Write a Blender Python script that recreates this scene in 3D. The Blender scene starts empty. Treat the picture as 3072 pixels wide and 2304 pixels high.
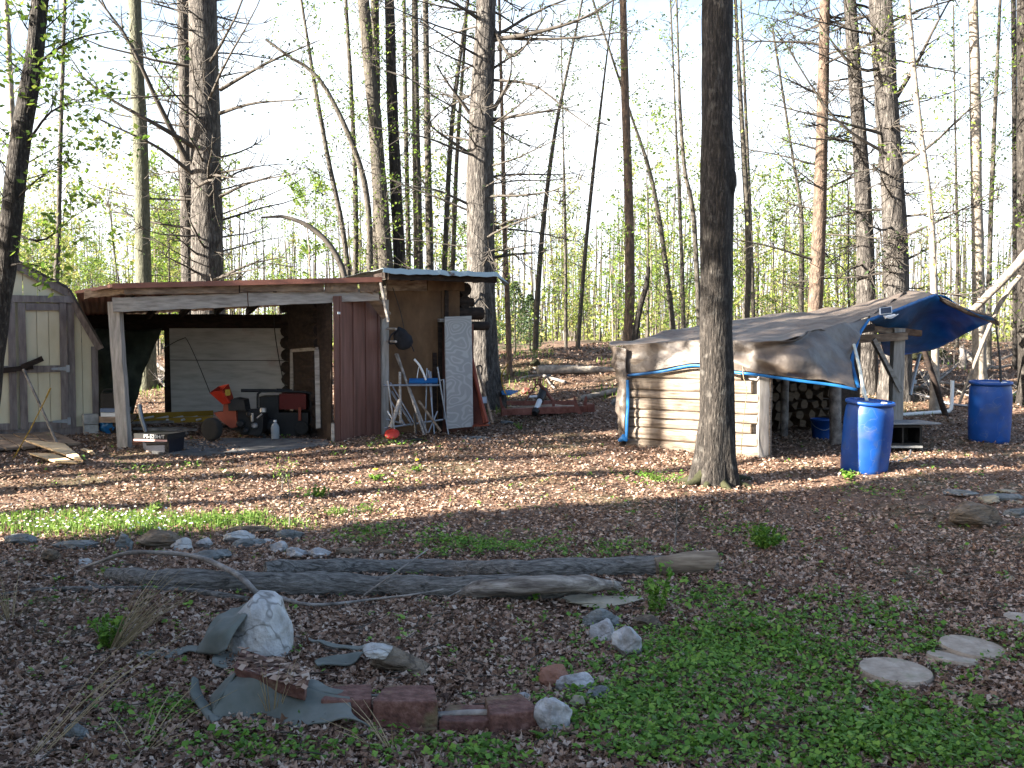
import bpy, math, random
import numpy as np
from mathutils import Vector, Matrix, Quaternion, noise as mn

C = bpy.context.scene.collection
R = math.radians
rng = np.random.default_rng(7)
rnd = random.Random(11)

# ------------------------------------------------------------------ camera mapping (photo pixels, 3072 x 2304)
CAMH, FOC, TH = 1.8, 3000.0, R(2.9)
cs, sn = math.cos(TH), math.sin(TH)

def P(px, py, d):
    u = (px - 1536) / FOC; v = (1152 - py) / FOC
    dy = cs + v * sn; dz = -sn + v * cs
    s = d / dy
    return Vector((u * s, d, CAMH + dz * s))

def ss(a, b, t):
    k = np.clip((t - a) / (b - a), 0, 1)
    return k * k * (3 - 2 * k)

def gh(x, y):
    z = .24 * ss(9.5, 15, y) + .06 * ss(15, 18, y)
    A = .75 + .42 * ss(-4, 2, x)
    bk = ss(17.5, 24.5, y)
    z = z + A * bk
    z = z + .022 * np.sin(1.3 * x + .7 * y) + .016 * np.sin(2.9 * x - 1.7 * y + 1) + .010 * np.sin(5.1 * x + 4.3 * y)
    z = z + bk * (.09 * np.sin(.9 * x + .6 * y + 1) + .06 * np.sin(2.1 * x - 1.1 * y))
    z = z - .35 * ss(30, 60, y)
    return z

_ds = np.arange(2.5, 60, .02)
def G(px, py):
    u = (px - 1536) / FOC; v = (1152 - py) / FOC
    dy = cs + v * sn; dz = -sn + v * cs
    s = _ds / dy
    x = u * s; z = CAMH + dz * s
    hit = np.nonzero(z <= gh(x, _ds))[0]
    i = hit[0] if len(hit) else len(_ds) - 1
    return Vector((float(x[i]), float(_ds[i]), float(gh(x[i], _ds[i]))))

def ground(x, y):
    return float(gh(np.float64(x), np.float64(y)))

def onto(px, d, dz=0.0):
    p = P(px, 1000, d); p.z = ground(p.x, p.y) + dz
    return p

def z1(x, y): return x / 2.074, 700 + y / 2.074
def z2(x, y): return 600 + x / 2.304, 780 + y / 2.304
def z4(x, y): return 2400 + x / 2.2426, 820 + y / 2.2426
def z5(x, y): return x / 1.943, 1450 + y / 1.943
def z6(x, y): return 700 + x / 1.4747, 1600 + y / 1.4747
def z7(x, y): return 1900 + x / 1.835, 1400 + y / 1.835
def zb(x, y): return 560 + x / 2.633, 1750 + y / 2.633
def za(x, y): return 1100 + x / 3.017, 780 + y / 3.017
def zj(x, y): return 1400 + x / 4.608, 1050 + y / 4.608

# ------------------------------------------------------------------ mesh builder
class MB:
    def __init__(self):
        self.v = []; self.n = 0; self.f = []          # f: (faces array, mat index, smooth)
    def add(self, verts, faces, mat=0, smooth=False):
        verts = np.asarray(verts, dtype=np.float64).reshape(-1, 3)
        by = {}
        for f in faces: by.setdefault(len(f), []).append(f)
        for k, fl in by.items():
            self.f.append((np.asarray(fl, dtype=np.int64) + self.n, mat, smooth))
        self.v.append(verts); self.n += len(verts)
    def addnp(self, verts, faces, mat=0, smooth=False):
        self.f.append((faces + self.n, mat, smooth)); self.v.append(verts); self.n += len(verts)
    def box8(self, b, t, mat=0):
        self.add(list(b) + list(t), [(3, 2, 1, 0), (4, 5, 6, 7), (0, 1, 5, 4), (1, 2, 6, 5), (2, 3, 7, 6), (3, 0, 4, 7)], mat)
    def slab(self, q, th, mat=0):
        q = [Vector(p) for p in q]
        n = (q[1] - q[0]).cross(q[3] - q[0]).normalized() * th
        self.box8(q, [p + n for p in q], mat)
    def beam(self, p0, p1, w, h, mat=0, up=(0, 0, 1), seg=1, jit=0.0):
        p0 = Vector(p0); p1 = Vector(p1); ax = (p1 - p0).normalized(); up = Vector(up)
        if abs(ax.dot(up)) > .95: up = Vector((0, 1, 0)) if abs(ax.y) < .9 else Vector((1, 0, 0))
        s = ax.cross(up).normalized(); u = s.cross(ax).normalized()
        vs = []; fs = []
        for i in range(seg + 1):
            c = p0.lerp(p1, i / seg)
            for a, b in ((-1, -1), (1, -1), (1, 1), (-1, 1)):
                vs.append(c + s * (a * w / 2 + rnd.uniform(-jit, jit)) + u * (b * h / 2 + rnd.uniform(-jit, jit)))
        for i in range(seg):
            for k in range(4):
                fs.append((i * 4 + k, i * 4 + (k + 1) % 4, i * 4 + 4 + (k + 1) % 4, i * 4 + 4 + k))
        fs.append((3, 2, 1, 0)); e = seg * 4; fs.append((e, e + 1, e + 2, e + 3))
        self.add(vs, fs, mat)
    def tube(self, pts, rad, n=8, mat=0, cap=True, rough=0.0, seed=0.0, smooth=True, flute=0.0):
        pts = [Vector(p) for p in pts]; m = len(pts)
        if not hasattr(rad, '__len__'): rad = [rad] * m
        vs = []; fs = []; ref = None
        for i in range(m):
            t = (pts[min(i + 1, m - 1)] - pts[max(i - 1, 0)])
            t = t.normalized() if t.length > 1e-9 else Vector((0, 0, 1))
            if ref is None:
                ref = Vector((1, 0, 0)) if abs(t.x) < .8 else Vector((0, 1, 0))
            a = (ref - t * ref.dot(t)).normalized(); ref = a; b = t.cross(a)
            for k in range(n):
                an = 2 * math.pi * k / n
                r = rad[i]
                if flute: r *= 1 + flute * max(0, 1 - i / (m * .22)) ** 2 * math.cos(an * 5 + seed)
                o = a * math.cos(an) + b * math.sin(an)
                if rough:
                    q = pts[i] + o * r
                    r *= 1 + rough * mn.noise(Vector((q.x * 7 + seed, q.y * 7, q.z * 3)))
                vs.append(pts[i] + o * r)
        for i in range(m - 1):
            for k in range(n):
                fs.append((i * n + k, i * n + (k + 1) % n, (i + 1) * n + (k + 1) % n, (i + 1) * n + k))
        self.add(vs, fs, mat, smooth)
        if cap:
            e = (m - 1) * n
            self.add(vs[:n], [tuple(range(n - 1, -1, -1))], mat); self.add(vs[e:], [tuple(range(n))], mat)
    def lathe(self, prof, c, n=24, mat=0, M=None, smooth=True):
        vs = []; fs = []; c = Vector(c)
        for r, z in prof:
            for k in range(n):
                a = 2 * math.pi * k / n
                q = Vector((r * math.cos(a), r * math.sin(a), z))
                vs.append(c + (M @ q if M is not None else q))
        for i in range(len(prof) - 1):
            for k in range(n):
                fs.append((i * n + k, i * n + (k + 1) % n, (i + 1) * n + (k + 1) % n, (i + 1) * n + k))
        self.add(vs, fs, mat, smooth)
        e = (len(prof) - 1) * n
        self.add(vs[:n], [tuple(range(n - 1, -1, -1))], mat); self.add(vs[e:], [tuple(range(n))], mat)
    def disc(self, c, r, h, n=28, mat=0, M=None, squash=1, jit=0.0):
        prof = [(r * .99, 0), (r, h * .25), (r, h * .7), (r * .96, h)]
        M = M if M is not None else Matrix.Identity(3)
        self.lathe(prof, c, n, mat, M, False)
    def patch(self, curves, N=40, Mr=14, mat=0, wr=0.0, wsc=4.0, seed=0, sag=0.0):
        cv = [resample([Vector(p) for p in c], N) for c in curves]
        rows = []
        for j in range(Mr):
            t = j / (Mr - 1) * (len(cv) - 1)
            rows.append([catmull_rows(cv, t, i) for i in range(N)])
        vs = []
        for j in range(Mr):
            for i in range(N):
                p = rows[j][i]
                a = rows[j][min(i + 1, N - 1)] - rows[j][max(i - 1, 0)]
                b = rows[min(j + 1, Mr - 1)][i] - rows[max(j - 1, 0)][i]
                nn = a.cross(b)
                nn = nn.normalized() if nn.length > 1e-9 else Vector((0, 0, 1))
                e = 1.0
                q = p * wsc
                w = mn.noise(Vector((q.x + seed, q.y, q.z))) + .5 * mn.noise(q * 2.3 + Vector((seed, 3, 1))) + .9 * (abs(mn.noise(Vector((q.x * .9 + q.z * 1.6, q.y * .9 - q.z, seed + 5)))) - .25)
                vs.append(p + nn * (w * wr * e) - Vector((0, 0, sag * math.sin(math.pi * i / (N - 1)) * math.sin(math.pi * j / (Mr - 1)))))
        fs = [(j * N + i, j * N + i + 1, (j + 1) * N + i + 1, (j + 1) * N + i) for j in range(Mr - 1) for i in range(N - 1)]
        self.add(vs, fs, mat, True)
        return rows
    def leaves(self, pos, size, mat=0, up=0.3, r=None, asp=.6):
        r = r or rng
        pos = np.asarray(pos, dtype=np.float64).reshape(-1, 3); n = len(pos)
        if n == 0: return
        nrm = r.normal(size=(n, 3)); nrm[:, 2] = np.abs(nrm[:, 2]) + up
        nrm /= np.linalg.norm(nrm, axis=1)[:, None]
        a = r.normal(size=(n, 3)); a -= nrm * np.sum(a * nrm, 1)[:, None]; a /= np.linalg.norm(a, axis=1)[:, None]
        b = np.cross(nrm, a)
        s = size * r.uniform(.6, 1.35, n)[:, None]
        v = np.stack([pos - a * s * .5, pos + b * s * asp * .5 + a * s * .05, pos + a * s * .5, pos - b * s * asp * .5 + a * s * .05], 1).reshape(-1, 3)
        f = np.arange(n * 4).reshape(n, 4)
        self.addnp(v, f, mat, False)
    def build(self, name, mats, parent=None, loc=None, solid=0.0):
        V = np.concatenate(self.v)
        if parent is not None: org = np.array(parent['_w'])
        elif loc is not None: org = np.array(loc, dtype=float)
        else: org = np.zeros(3)
        V = V - org
        me = bpy.data.meshes.new(name)
        loops = np.concatenate([f.reshape(-1) for f, _, _ in self.f]).astype(np.int32)
        tot = np.concatenate([np.full(len(f), f.shape[1]) for f, _, _ in self.f])
        start = np.concatenate([[0], np.cumsum(tot)[:-1]]).astype(np.int32)
        mi = np.concatenate([np.full(len(f), m) for f, m, _ in self.f]).astype(np.int32)
        sm = np.concatenate([np.full(len(f), s) for f, _, s in self.f]).astype(bool)
        me.vertices.add(len(V)); me.vertices.foreach_set('co', V.astype(np.float32).reshape(-1))
        me.loops.add(len(loops)); me.loops.foreach_set('vertex_index', loops)
        me.polygons.add(len(tot)); me.polygons.foreach_set('loop_start', start)
        me.polygons.foreach_set('material_index', mi); me.polygons.foreach_set('use_smooth', sm)
        me.update(calc_edges=True); me.validate()
        if not isinstance(mats, (list, tuple)): mats = [mats]
        for m in mats: me.materials.append(m)
        o = bpy.data.objects.new(name, me); C.objects.link(o)
        if parent is not None:
            o.parent = parent; o['_w'] = parent['_w']
        else:
            o.location = Vector(org); o['_w'] = tuple(float(t) for t in org)
        if solid:
            md = o.modifiers.new('thickness', 'SOLIDIFY'); md.thickness = solid; md.offset = 0
        return o

def resample(pts, N):
    if len(pts) == 1: return pts * N
    L = [0]
    for i in range(1, len(pts)): L.append(L[-1] + max(1e-6, (pts[i] - pts[i - 1]).length))
    out = []
    for k in range(N):
        t = L[-1] * k / (N - 1); i = 1
        while i < len(pts) - 1 and L[i] < t: i += 1
        f = (t - L[i - 1]) / (L[i] - L[i - 1])
        p0 = pts[max(i - 2, 0)]; p1 = pts[i - 1]; p2 = pts[i]; p3 = pts[min(i + 1, len(pts) - 1)]
        # soft catmull rom
        c = .5 * ((2 * p1) + (p2 - p0) * f + (2 * p0 - 5 * p1 + 4 * p2 - p3) * f * f + (3 * p1 - p0 - 3 * p2 + p3) * f ** 3)
        out.append(c)
    return out

def catmull_rows(cv, t, i):
    k = min(int(t), len(cv) - 2); f = t - k
    if len(cv) == 2: return cv[0][i].lerp(cv[1][i], f)
    p0 = cv[max(k - 1, 0)][i]; p1 = cv[k][i]; p2 = cv[k + 1][i]; p3 = cv[min(k + 2, len(cv) - 1)][i]
    return .5 * ((2 * p1) + (p2 - p0) * f + (2 * p0 - 5 * p1 + 4 * p2 - p3) * f * f + (3 * p1 - p0 - 3 * p2 + p3) * f ** 3)

def tag(o, label, cat, group=None):
    o['label'] = label; o['category'] = cat
    if group: o['group'] = group
    return o
def thing(name, label, cat, loc, group=None):
    o = bpy.data.objects.new(name, None); C.objects.link(o)
    o.location = Vector(loc); o['_w'] = tuple(float(t) for t in loc); o.empty_display_size = .2
    return tag(o, label, cat, group)

# ------------------------------------------------------------------ materials
def M(name, cols, nscale=5, stretch=(1, 1, 1), detail=6, rough=.85, bump=.3, bscale=None, metallic=0, spec=.3, island=0.0, trans=0.0, dist=.01, rot=(0, 0, 0), coord='Object', lo=.3, hi=.7, blot=None, nrough=.6, vein=None):
    m = bpy.data.materials.new(name); m.use_nodes = True
    nt = m.node_tree; N = nt.nodes; L = nt.links
    bs = N['Principled BSDF']; out = N['Material Output']
    tc = N.new('ShaderNodeTexCoord'); mp = N.new('ShaderNodeMapping')
    mp.inputs['Scale'].default_value = stretch; mp.inputs['Rotation'].default_value = rot
    L.new(tc.outputs[coord], mp.inputs['Vector'])
    nz = N.new('ShaderNodeTexNoise'); nz.inputs['Scale'].default_value = nscale; nz.inputs['Detail'].default_value = detail; nz.inputs['Roughness'].default_value = nrough
    L.new(mp.outputs[0], nz.inputs['Vector'])
    rp = N.new('ShaderNodeValToRGB'); el = rp.color_ramp.elements
    for i in range(len(cols)):
        pos = lo + (hi - lo) * i / max(1, len(cols) - 1)
        e = el[i] if i < 2 else el.new(pos)
        e.position = pos; e.color = (*cols[i], 1)
    fac = nz.outputs['Fac']
    if island:
        ge = N.new('ShaderNodeNewGeometry'); mx = N.new('ShaderNodeMix'); mx.data_type = 'FLOAT'
        mx.inputs[0].default_value = island
        L.new(nz.outputs['Fac'], mx.inputs[2]); L.new(ge.outputs['Random Per Island'], mx.inputs[3]); fac = mx.outputs[0]
    L.new(fac, rp.inputs['Fac'])
    col = rp.outputs['Color']
    if blot:   # (colour, scale, threshold low, threshold high, amount)
        n3 = N.new('ShaderNodeTexNoise'); n3.inputs['Scale'].default_value = blot[1]; n3.inputs['Detail'].default_value = 5
        L.new(tc.outputs[coord], n3.inputs['Vector'])
        mr = N.new('ShaderNodeMapRange'); mr.inputs['From Min'].default_value = blot[2]; mr.inputs['From Max'].default_value = blot[3]; mr.inputs['To Max'].default_value = blot[4]
        L.new(n3.outputs['Fac'], mr.inputs['Value'])
        mc = N.new('ShaderNodeMix'); mc.data_type = 'RGBA'
        L.new(mr.outputs[0], mc.inputs[0]); L.new(col, mc.inputs[6]); mc.inputs[7].default_value = (*blot[0], 1); col = mc.outputs[2]
    if vein:   # (colour, scale, half width, amount)
        n4 = N.new('ShaderNodeTexNoise'); n4.inputs['Scale'].default_value = vein[1]; n4.inputs['Detail'].default_value = 3
        L.new(mp.outputs[0], n4.inputs['Vector'])
        s1 = N.new('ShaderNodeMath'); s1.operation = 'SUBTRACT'; L.new(n4.outputs['Fac'], s1.inputs[0]); s1.inputs[1].default_value = .5
        s2 = N.new('ShaderNodeMath'); s2.operation = 'ABSOLUTE'; L.new(s1.outputs[0], s2.inputs[0])
        m2 = N.new('ShaderNodeMapRange'); m2.inputs['From Min'].default_value = 0; m2.inputs['From Max'].default_value = vein[2]; m2.inputs['To Min'].default_value = vein[3]; m2.inputs['To Max'].default_value = 0
        L.new(s2.outputs[0], m2.inputs['Value']); mc2 = N.new('ShaderNodeMix'); mc2.data_type = 'RGBA'
        L.new(m2.outputs[0], mc2.inputs[0]); L.new(col, mc2.inputs[6]); mc2.inputs[7].default_value = (*vein[0], 1); col = mc2.outputs[2]
    L.new(col, bs.inputs['Base Color'])
    bs.inputs['Roughness'].default_value = rough; bs.inputs['Metallic'].default_value = metallic
    bs.inputs['Specular IOR Level'].default_value = spec
    if bump:
        n2 = N.new('ShaderNodeTexNoise'); n2.inputs['Scale'].default_value = bscale or nscale * 2.5; n2.inputs['Detail'].default_value = 6
        L.new(mp.outputs[0], n2.inputs['Vector'])
        bp = N.new('ShaderNodeBump'); bp.inputs['Strength'].default_value = bump; bp.inputs['Distance'].default_value = dist
        L.new(n2.outputs['Fac'], bp.inputs['Height']); L.new(bp.outputs[0], bs.inputs['Normal'])
    if trans:
        tr = N.new('ShaderNodeBsdfTranslucent'); L.new(col, tr.inputs['Color'])
        ms = N.new('ShaderNodeMixShader'); ms.inputs[0].default_value = trans
        L.new(bs.outputs[0], ms.inputs[1]); L.new(tr.outputs[0], ms.inputs[2]); L.new(ms.outputs[0], out.inputs['Surface'])
    return m

m_soil = M('soil', [(.06, .036, .024), (.125, .078, .053), (.2, .135, .098)], 9, bump=.8, bscale=30, dist=.03, blot=((.05, .065, .02), .55, .5, .68, .55))
m_litter = M('leaf_litter', [(.055, .028, .018), (.12, .064, .04), (.195, .115, .076), (.265, .168, .117), (.33, .225, .168), (.39, .295, .235), (.47, .395, .335)], 1.1, bump=0, island=.8, lo=.14, hi=.94, trans=.12, rough=.7)
m_leaf = M('fresh_leaf', [(.07, .13, .02), (.13, .22, .03), (.22, .28, .05)], 2, bump=0, island=.85, trans=.45, lo=.1, hi=.9, rough=.6)
m_leafy = M('yellow_green_leaf', [(.15, .20, .045), (.26, .32, .075), (.34, .30, .12)], 2, bump=0, island=.85, trans=.45, lo=.1, hi=.9, rough=.6)
m_needle = M('pine_needle', [(.03, .055, .02), (.06, .10, .035)], 2, bump=0, island=.8, trans=.3, lo=.1, hi=.9, rough=.6)
m_cover = M('ground_cover_leaf', [(.045, .11, .012), (.10, .22, .026), (.21, .34, .05)], 2, bump=0, island=.85, trans=.3, lo=.05, hi=.95, rough=.55)
m_grass = M('grass_blade', [(.06, .13, .02), (.12, .22, .03), (.2, .28, .06)], 2, bump=0, island=.85, trans=.35, lo=.1, hi=.9, rough=.6)
m_straw = M('dry_grass', [(.28, .21, .12), (.42, .33, .2)], 6, bump=0, island=.6, trans=.2, rough=.7)
m_petal = M('white_petal', [(.75, .75, .72), (.85, .85, .82)], 6, bump=0)
m_yel = M('yellow_petal', [(.75, .5, .02), (.85, .62, .03)], 6, bump=0)
m_pine = M('pine_bark', [(.018, .016, .015), (.052, .046, .042), (.13, .12, .11)], 17, (1.3, 1.3, .3), bump=1.0, bscale=24, dist=.05, lo=.34, hi=.64, nrough=.7, blot=((.2, .19, .175), 2.2, .55, .78, .35), vein=((.010, .009, .008), 11, .03, .6))
m_maple = M('maple_bark', [(.008, .007, .006), (.024, .020, .017), (.09, .08, .07)], 24, (1.5, 1.5, .3), bump=1.0, bscale=30, dist=.05, lo=.32, hi=.7, nrough=.7, blot=((.17, .16, .145), 9, .58, .72, .4), vein=((.006, .005, .005), 14, .035, .6))
m_grey = M('grey_bark', [(.022, .019, .016), (.06, .053, .044), (.12, .11, .09)], 22, (1.2, 1.2, .4), bump=.8, bscale=30, dist=.03, nrough=.7)
m_green = M('greenish_bark', [(.035, .038, .026), (.085, .088, .062), (.14, .142, .105)], 22, (1.2, 1.2, .4), bump=.8, bscale=30, dist=.03, nrough=.7)
m_pale = M('pale_bark', [(.10, .085, .068), (.22, .19, .16), (.36, .325, .28)], 10, (1, 1, .8), bump=.5, bscale=20, dist=.02, nrough=.7)
m_orange = M('orange_bark', [(.035, .027, .022), (.10, .072, .055), (.22, .15, .11)], 14, (1.2, 1.2, .5), bump=.9, bscale=22, dist=.04, nrough=.7)
m_twig = M('dead_twig', [(.03, .026, .022), (.08, .07, .06)], 6, bump=0)
m_dead = M('weathered_wood', [(.07, .062, .057), (.19, .172, .16), (.33, .30, .275)], 9, (1, 1, 1), bump=.8, bscale=25, dist=.02)
m_logbark = M('log_bark', [(.04, .037, .034), (.125, .118, .11), (.24, .225, .21)], 40, (.28, 1.2, 1.2), bump=1, bscale=40, nrough=.75, vein=((.012, .011, .01), 9, .03, .75), dist=.03)
m_peeled = M('peeled_wood', [(.34, .24, .14), (.5, .37, .22), (.6, .46, .3)], 9, (.4, 2, 2), bump=.3)
m_board = M('weathered_board', [(.17, .15, .135), (.29, .27, .25), (.4, .375, .34)], 8, (.5, .5, 3), bump=.4, bscale=25, dist=.006)
m_boardv = M('weathered_upright', [(.18, .165, .15), (.3, .28, .26), (.42, .39, .36)], 8, (3, 3, .4), bump=.4, bscale=25, dist=.006)
m_slabwd = M('bark_edged_slab', [(.09, .06, .045), (.2, .145, .105), (.33, .25, .18)], 6, (.7, .7, 3), bump=.6, dist=.01)
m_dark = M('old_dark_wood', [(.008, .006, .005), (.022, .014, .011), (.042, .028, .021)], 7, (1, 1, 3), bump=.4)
m_ply = M('stained_plywood', [(.055, .03, .016), (.115, .065, .033), (.19, .118, .065)], 2.2, (1, 1, .6), bump=.15, lo=.28, hi=.72)
m_white = M('whitewashed_panel', [(.36, .35, .33), (.47, .46, .44), (.55, .54, .52)], 5, (.5, .5, 3), bump=.15, blot=((.3, .12, .09), 1.3, .66, .75, .5))
m_redmet = M('faded_red_steel', [(.085, .04, .031), (.128, .06, .047), (.175, .092, .074)], 3, (4, 4, .3), rough=.5, bump=.05, metallic=.15)
m_rustroof = M('brown_steel_roof', [(.17, .07, .05), (.23, .10, .075)], 3, rough=.5, bump=.05)
m_zinc = M('rusty_zinc', [(.09, .045, .03), (.2, .24, .25), (.3, .36, .37)], 3.5, (1, 1, 1), rough=.5, bump=.15, metallic=.25, lo=.36, hi=.46)
m_zincd = M('dull_zinc', [(.14, .15, .155), (.24, .255, .26)], 4, rough=.5, bump=.1, metallic=.3)
m_cream = M('cream_siding', [(.5, .45, .32), (.57, .52, .38), (.62, .57, .43)], 3, (1, 1, .5), bump=.1)
m_trim = M('weathered_trim', [(.10, .085, .085), (.17, .145, .14), (.24, .21, .2)], 7, (3, 3, .5), bump=.3, dist=.006)
m_shing = M('dark_shingle', [(.04, .036, .034), (.08, .072, .07)], 20, bump=.4)
m_tarp = M('brown_tarp', [(.055, .043, .035), (.095, .076, .063), (.145, .122, .106)], 3.2, rough=.52, bump=.6, bscale=9, dist=.03, spec=.5, lo=.25, hi=.75)
m_blue = M('blue_tarp', [(.012, .11, .32), (.02, .17, .45), (.035, .23, .55)], 3, rough=.45, bump=.4, bscale=12, dist=.02, spec=.4, trans=.4)
m_barrel = M('blue_plastic', [(.001, .035, .17), (.003, .05, .24), (.005, .068, .29)], 3, rough=.48, bump=.12, spec=.4, blot=((.06, .075, .11), 4, .56, .72, .5), vein=((.1, .13, .2), 3, .006, .5))
m_green_t = M('dark_green_tarp', [(.015, .022, .02), (.04, .055, .045), (.08, .095, .08)], 3, rough=.6, bump=.5, bscale=8, dist=.03, trans=.12)
m_galv = M('galvanized_tube', [(.17, .19, .22), (.29, .31, .35)], 5, rough=.4, bump=.05, metallic=.6, blot=((.2, .1, .06), 6, .62, .72, .6))
m_alu = M('pale_pole', [(.42, .45, .40), (.55, .57, .52)], 4, rough=.45, bump=0, metallic=.3)
m_black = M('black_plastic', [(.007, .007, .008), (.018, .018, .019)], 6, rough=.5, bump=.1)
m_cloth = M('black_canvas', [(.008, .009, .012), (.02, .021, .027)], 8, rough=.95, bump=.4)
m_red = M('red_paint', [(.22, .014, .008), (.30, .025, .012)], 4, rough=.4, bump=.05)
m_orred = M('orange_red_paint', [(.17, .035, .018), (.24, .055, .028)], 5, rough=.55, bump=.1)
m_redpl = M('red_plastic', [(.34, .025, .018), (.42, .04, .025)], 3, rough=.4, bump=0)
m_rub = M('tyre_rubber', [(.012, .012, .012), (.03, .028, .026)], 9, rough=.9, bump=.3)
m_steel = M('worn_steel', [(.2, .2, .21), (.4, .4, .41)], 8, rough=.4, metallic=.7, bump=.05)
m_wht = M('white_plastic', [(.55, .57, .58), (.68, .69, .7)], 3, rough=.45, bump=0)
m_conc = M('grey_concrete', [(.2, .2, .195), (.3, .3, .29), (.4, .39, .37)], 8, bump=.3)
m_pav = M('pinkish_concrete', [(.2, .155, .12), (.3, .245, .195), (.39, .33, .27)], 16, bump=.5, blot=((.1, .12, .05), 6, .58, .7, .5))
m_block = M('red_split_block', [(.06, .028, .022), (.12, .056, .045), (.2, .11, .09)], 22, bump=1, bscale=35, dist=.015, blot=((.14, .13, .06), 6, .58, .7, .5))
m_fab = M('landscape_fabric', [(.075, .085, .075), (.115, .125, .113), (.16, .168, .155)], 4, rough=.95, bump=.25, bscale=60, dist=.004)
m_rwhite = M('white_quartz', [(.13, .115, .10), (.30, .295, .285), (.46, .455, .45)], 5, (1, 1, 1), bump=.9, bscale=14, dist=.04, lo=.25, hi=.6, vein=((.09, .085, .08), 2.6, .012, .75), blot=((.35, .28, .2), 4, .58, .75, .5))
m_rgrey = M('grey_slate', [(.07, .075, .075), (.14, .15, .15), (.24, .25, .25)], 6, (1, 1, 3), bump=.9, bscale=14, dist=.03, vein=((.03, .03, .03), 5, .02, .6))
m_rbrown = M('brown_schist', [(.06, .045, .03), (.14, .105, .075), (.23, .185, .14)], 5, (1, 1, 4), bump=1, bscale=12, dist=.04, vein=((.025, .02, .015), 3, .02, .7))
m_rmix = M('lichened_granite', [(.10, .09, .08), (.32, .32, .33), (.55, .55, .56)], 6, bump=.9, bscale=16, dist=.03, lo=.32, hi=.68, blot=((.28, .2, .1), 5, .55, .7, .6), vein=((.08, .07, .065), 2.5, .012, .5))
m_rred = M('reddish_stone', [(.17, .08, .055), (.28, .14, .10)], 7, bump=.5)
m_rtan = M('tan_flagstone', [(.13, .12, .09), (.25, .225, .17), (.33, .3, .24)], 6, bump=.4)
m_rust = M('rusted_steel', [(.10, .035, .025), (.2, .075, .055), (.28, .12, .09)], 9, rough=.8, bump=.3)
m_yellow = M('yellow_paint', [(.24, .15, .02), (.32, .2, .03)], 4, bump=.05)
m_logw = M('sawn_log_siding', [(.08, .062, .047), (.20, .162, .127), (.32, .27, .22)], 5, (.6, .6, 6), bump=.6, bscale=10, dist=.015, lo=.3, hi=.68, blot=((.12, .085, .06), 2.2, .5, .7, .75), vein=((.1, .07, .05), 2.5, .012, .7))
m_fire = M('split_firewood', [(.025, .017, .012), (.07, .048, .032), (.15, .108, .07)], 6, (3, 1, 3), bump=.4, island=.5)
m_glass = M('dark_panel', [(.012, .012, .02), (.02, .02, .03)], 3, rough=.15, bump=0, spec=.6)
m_moss = M('mossy_root', [(.014, .016, .006), (.035, .036, .014)], 12, bump=.8)
m_house = M('house_siding', [(.4, .38, .34), (.5, .48, .44)], 4, bump=.1)

# ------------------------------------------------------------------ world, sun, camera
w = bpy.data.worlds.new('World'); bpy.context.scene.world = w; w.use_nodes = True
SUN_EL = R(23); LX, LY = .940, .341
nt = w.node_tree; sky = nt.nodes.new('ShaderNodeTexSky'); sky.sky_type = 'NISHITA'; sky.sun_disc = False
sky.sun_elevation = SUN_EL; sky.sun_rotation = math.atan2(-LX, -LY); sky.dust_density = 2.5; sky.air_density = 1.0; sky.ozone_density = 1.0
tc = nt.nodes.new('ShaderNodeTexCoord'); sx = nt.nodes.new('ShaderNodeSeparateXYZ'); nt.links.new(tc.outputs['Generated'], sx.inputs[0])
cn = nt.nodes.new('ShaderNodeTexNoise'); cn.inputs['Scale'].default_value = 3.2; cn.inputs['Detail'].default_value = 6; cn.inputs['Roughness'].default_value = .55
cm = nt.nodes.new('ShaderNodeMapping'); cm.inputs['Scale'].default_value = (1, 1, 2.2); nt.links.new(tc.outputs['Generated'], cm.inputs[0]); nt.links.new(cm.outputs[0], cn.inputs['Vector'])
def math_(op, a, b):
    n_ = nt.nodes.new('ShaderNodeMath'); n_.operation = op
    for i_, q_ in enumerate((a, b)):
        if isinstance(q_, (int, float)): n_.inputs[i_].default_value = q_
        else: nt.links.new(q_, n_.inputs[i_])
    return n_.outputs[0]
# a bank of thin bright cloud low in the north, breaking up higher in the sky
msk = math_('ADD', math_('MULTIPLY', cn.outputs['Fac'], 1.5), math_('ADD', math_('MULTIPLY', sx.outputs['Z'], -1.9), math_('MULTIPLY', sx.outputs['Y'], .55)))
mr = nt.nodes.new('ShaderNodeMapRange'); mr.interpolation_type = 'SMOOTHSTEP'; mr.inputs['From Min'].default_value = .46; mr.inputs['From Max'].default_value = .98; nt.links.new(msk, mr.inputs['Value'])
mx = nt.nodes.new('ShaderNodeMix'); mx.data_type = 'RGBA'; nt.links.new(mr.outputs[0], mx.inputs[0]); nt.links.new(sky.outputs[0], mx.inputs[6]); mx.inputs[7].default_value = (4.1, 4.35, 4.6, 1)
nt.links.new(mx.outputs[2], nt.nodes['Background'].inputs['Color']); nt.nodes['Background'].inputs['Strength'].default_value = .06
sl = bpy.data.lights.new('sun', 'SUN'); sl.energy = 5.0; sl.angle = R(.5); sl.color = (1, .91, .78)
so = bpy.data.objects.new('sun', sl); C.objects.link(so)
ldir = Vector((LX * math.cos(SUN_EL), LY * math.cos(SUN_EL), -math.sin(SUN_EL)))
so.rotation_euler = ldir.to_track_quat('-Z', 'Y').to_euler(); so.location = (-20, -10, 20)
cam = bpy.data.cameras.new('camera'); co = bpy.data.objects.new('camera', cam); C.objects.link(co)
cam.sensor_width = 36; cam.lens = 36 * FOC / 3072; cam.clip_end = 900; cam.clip_start = .05
co.location = (0, 0, CAMH); co.rotation_euler = (R(90) - TH, 0, 0)
S = bpy.context.scene; S.camera = co
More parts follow.
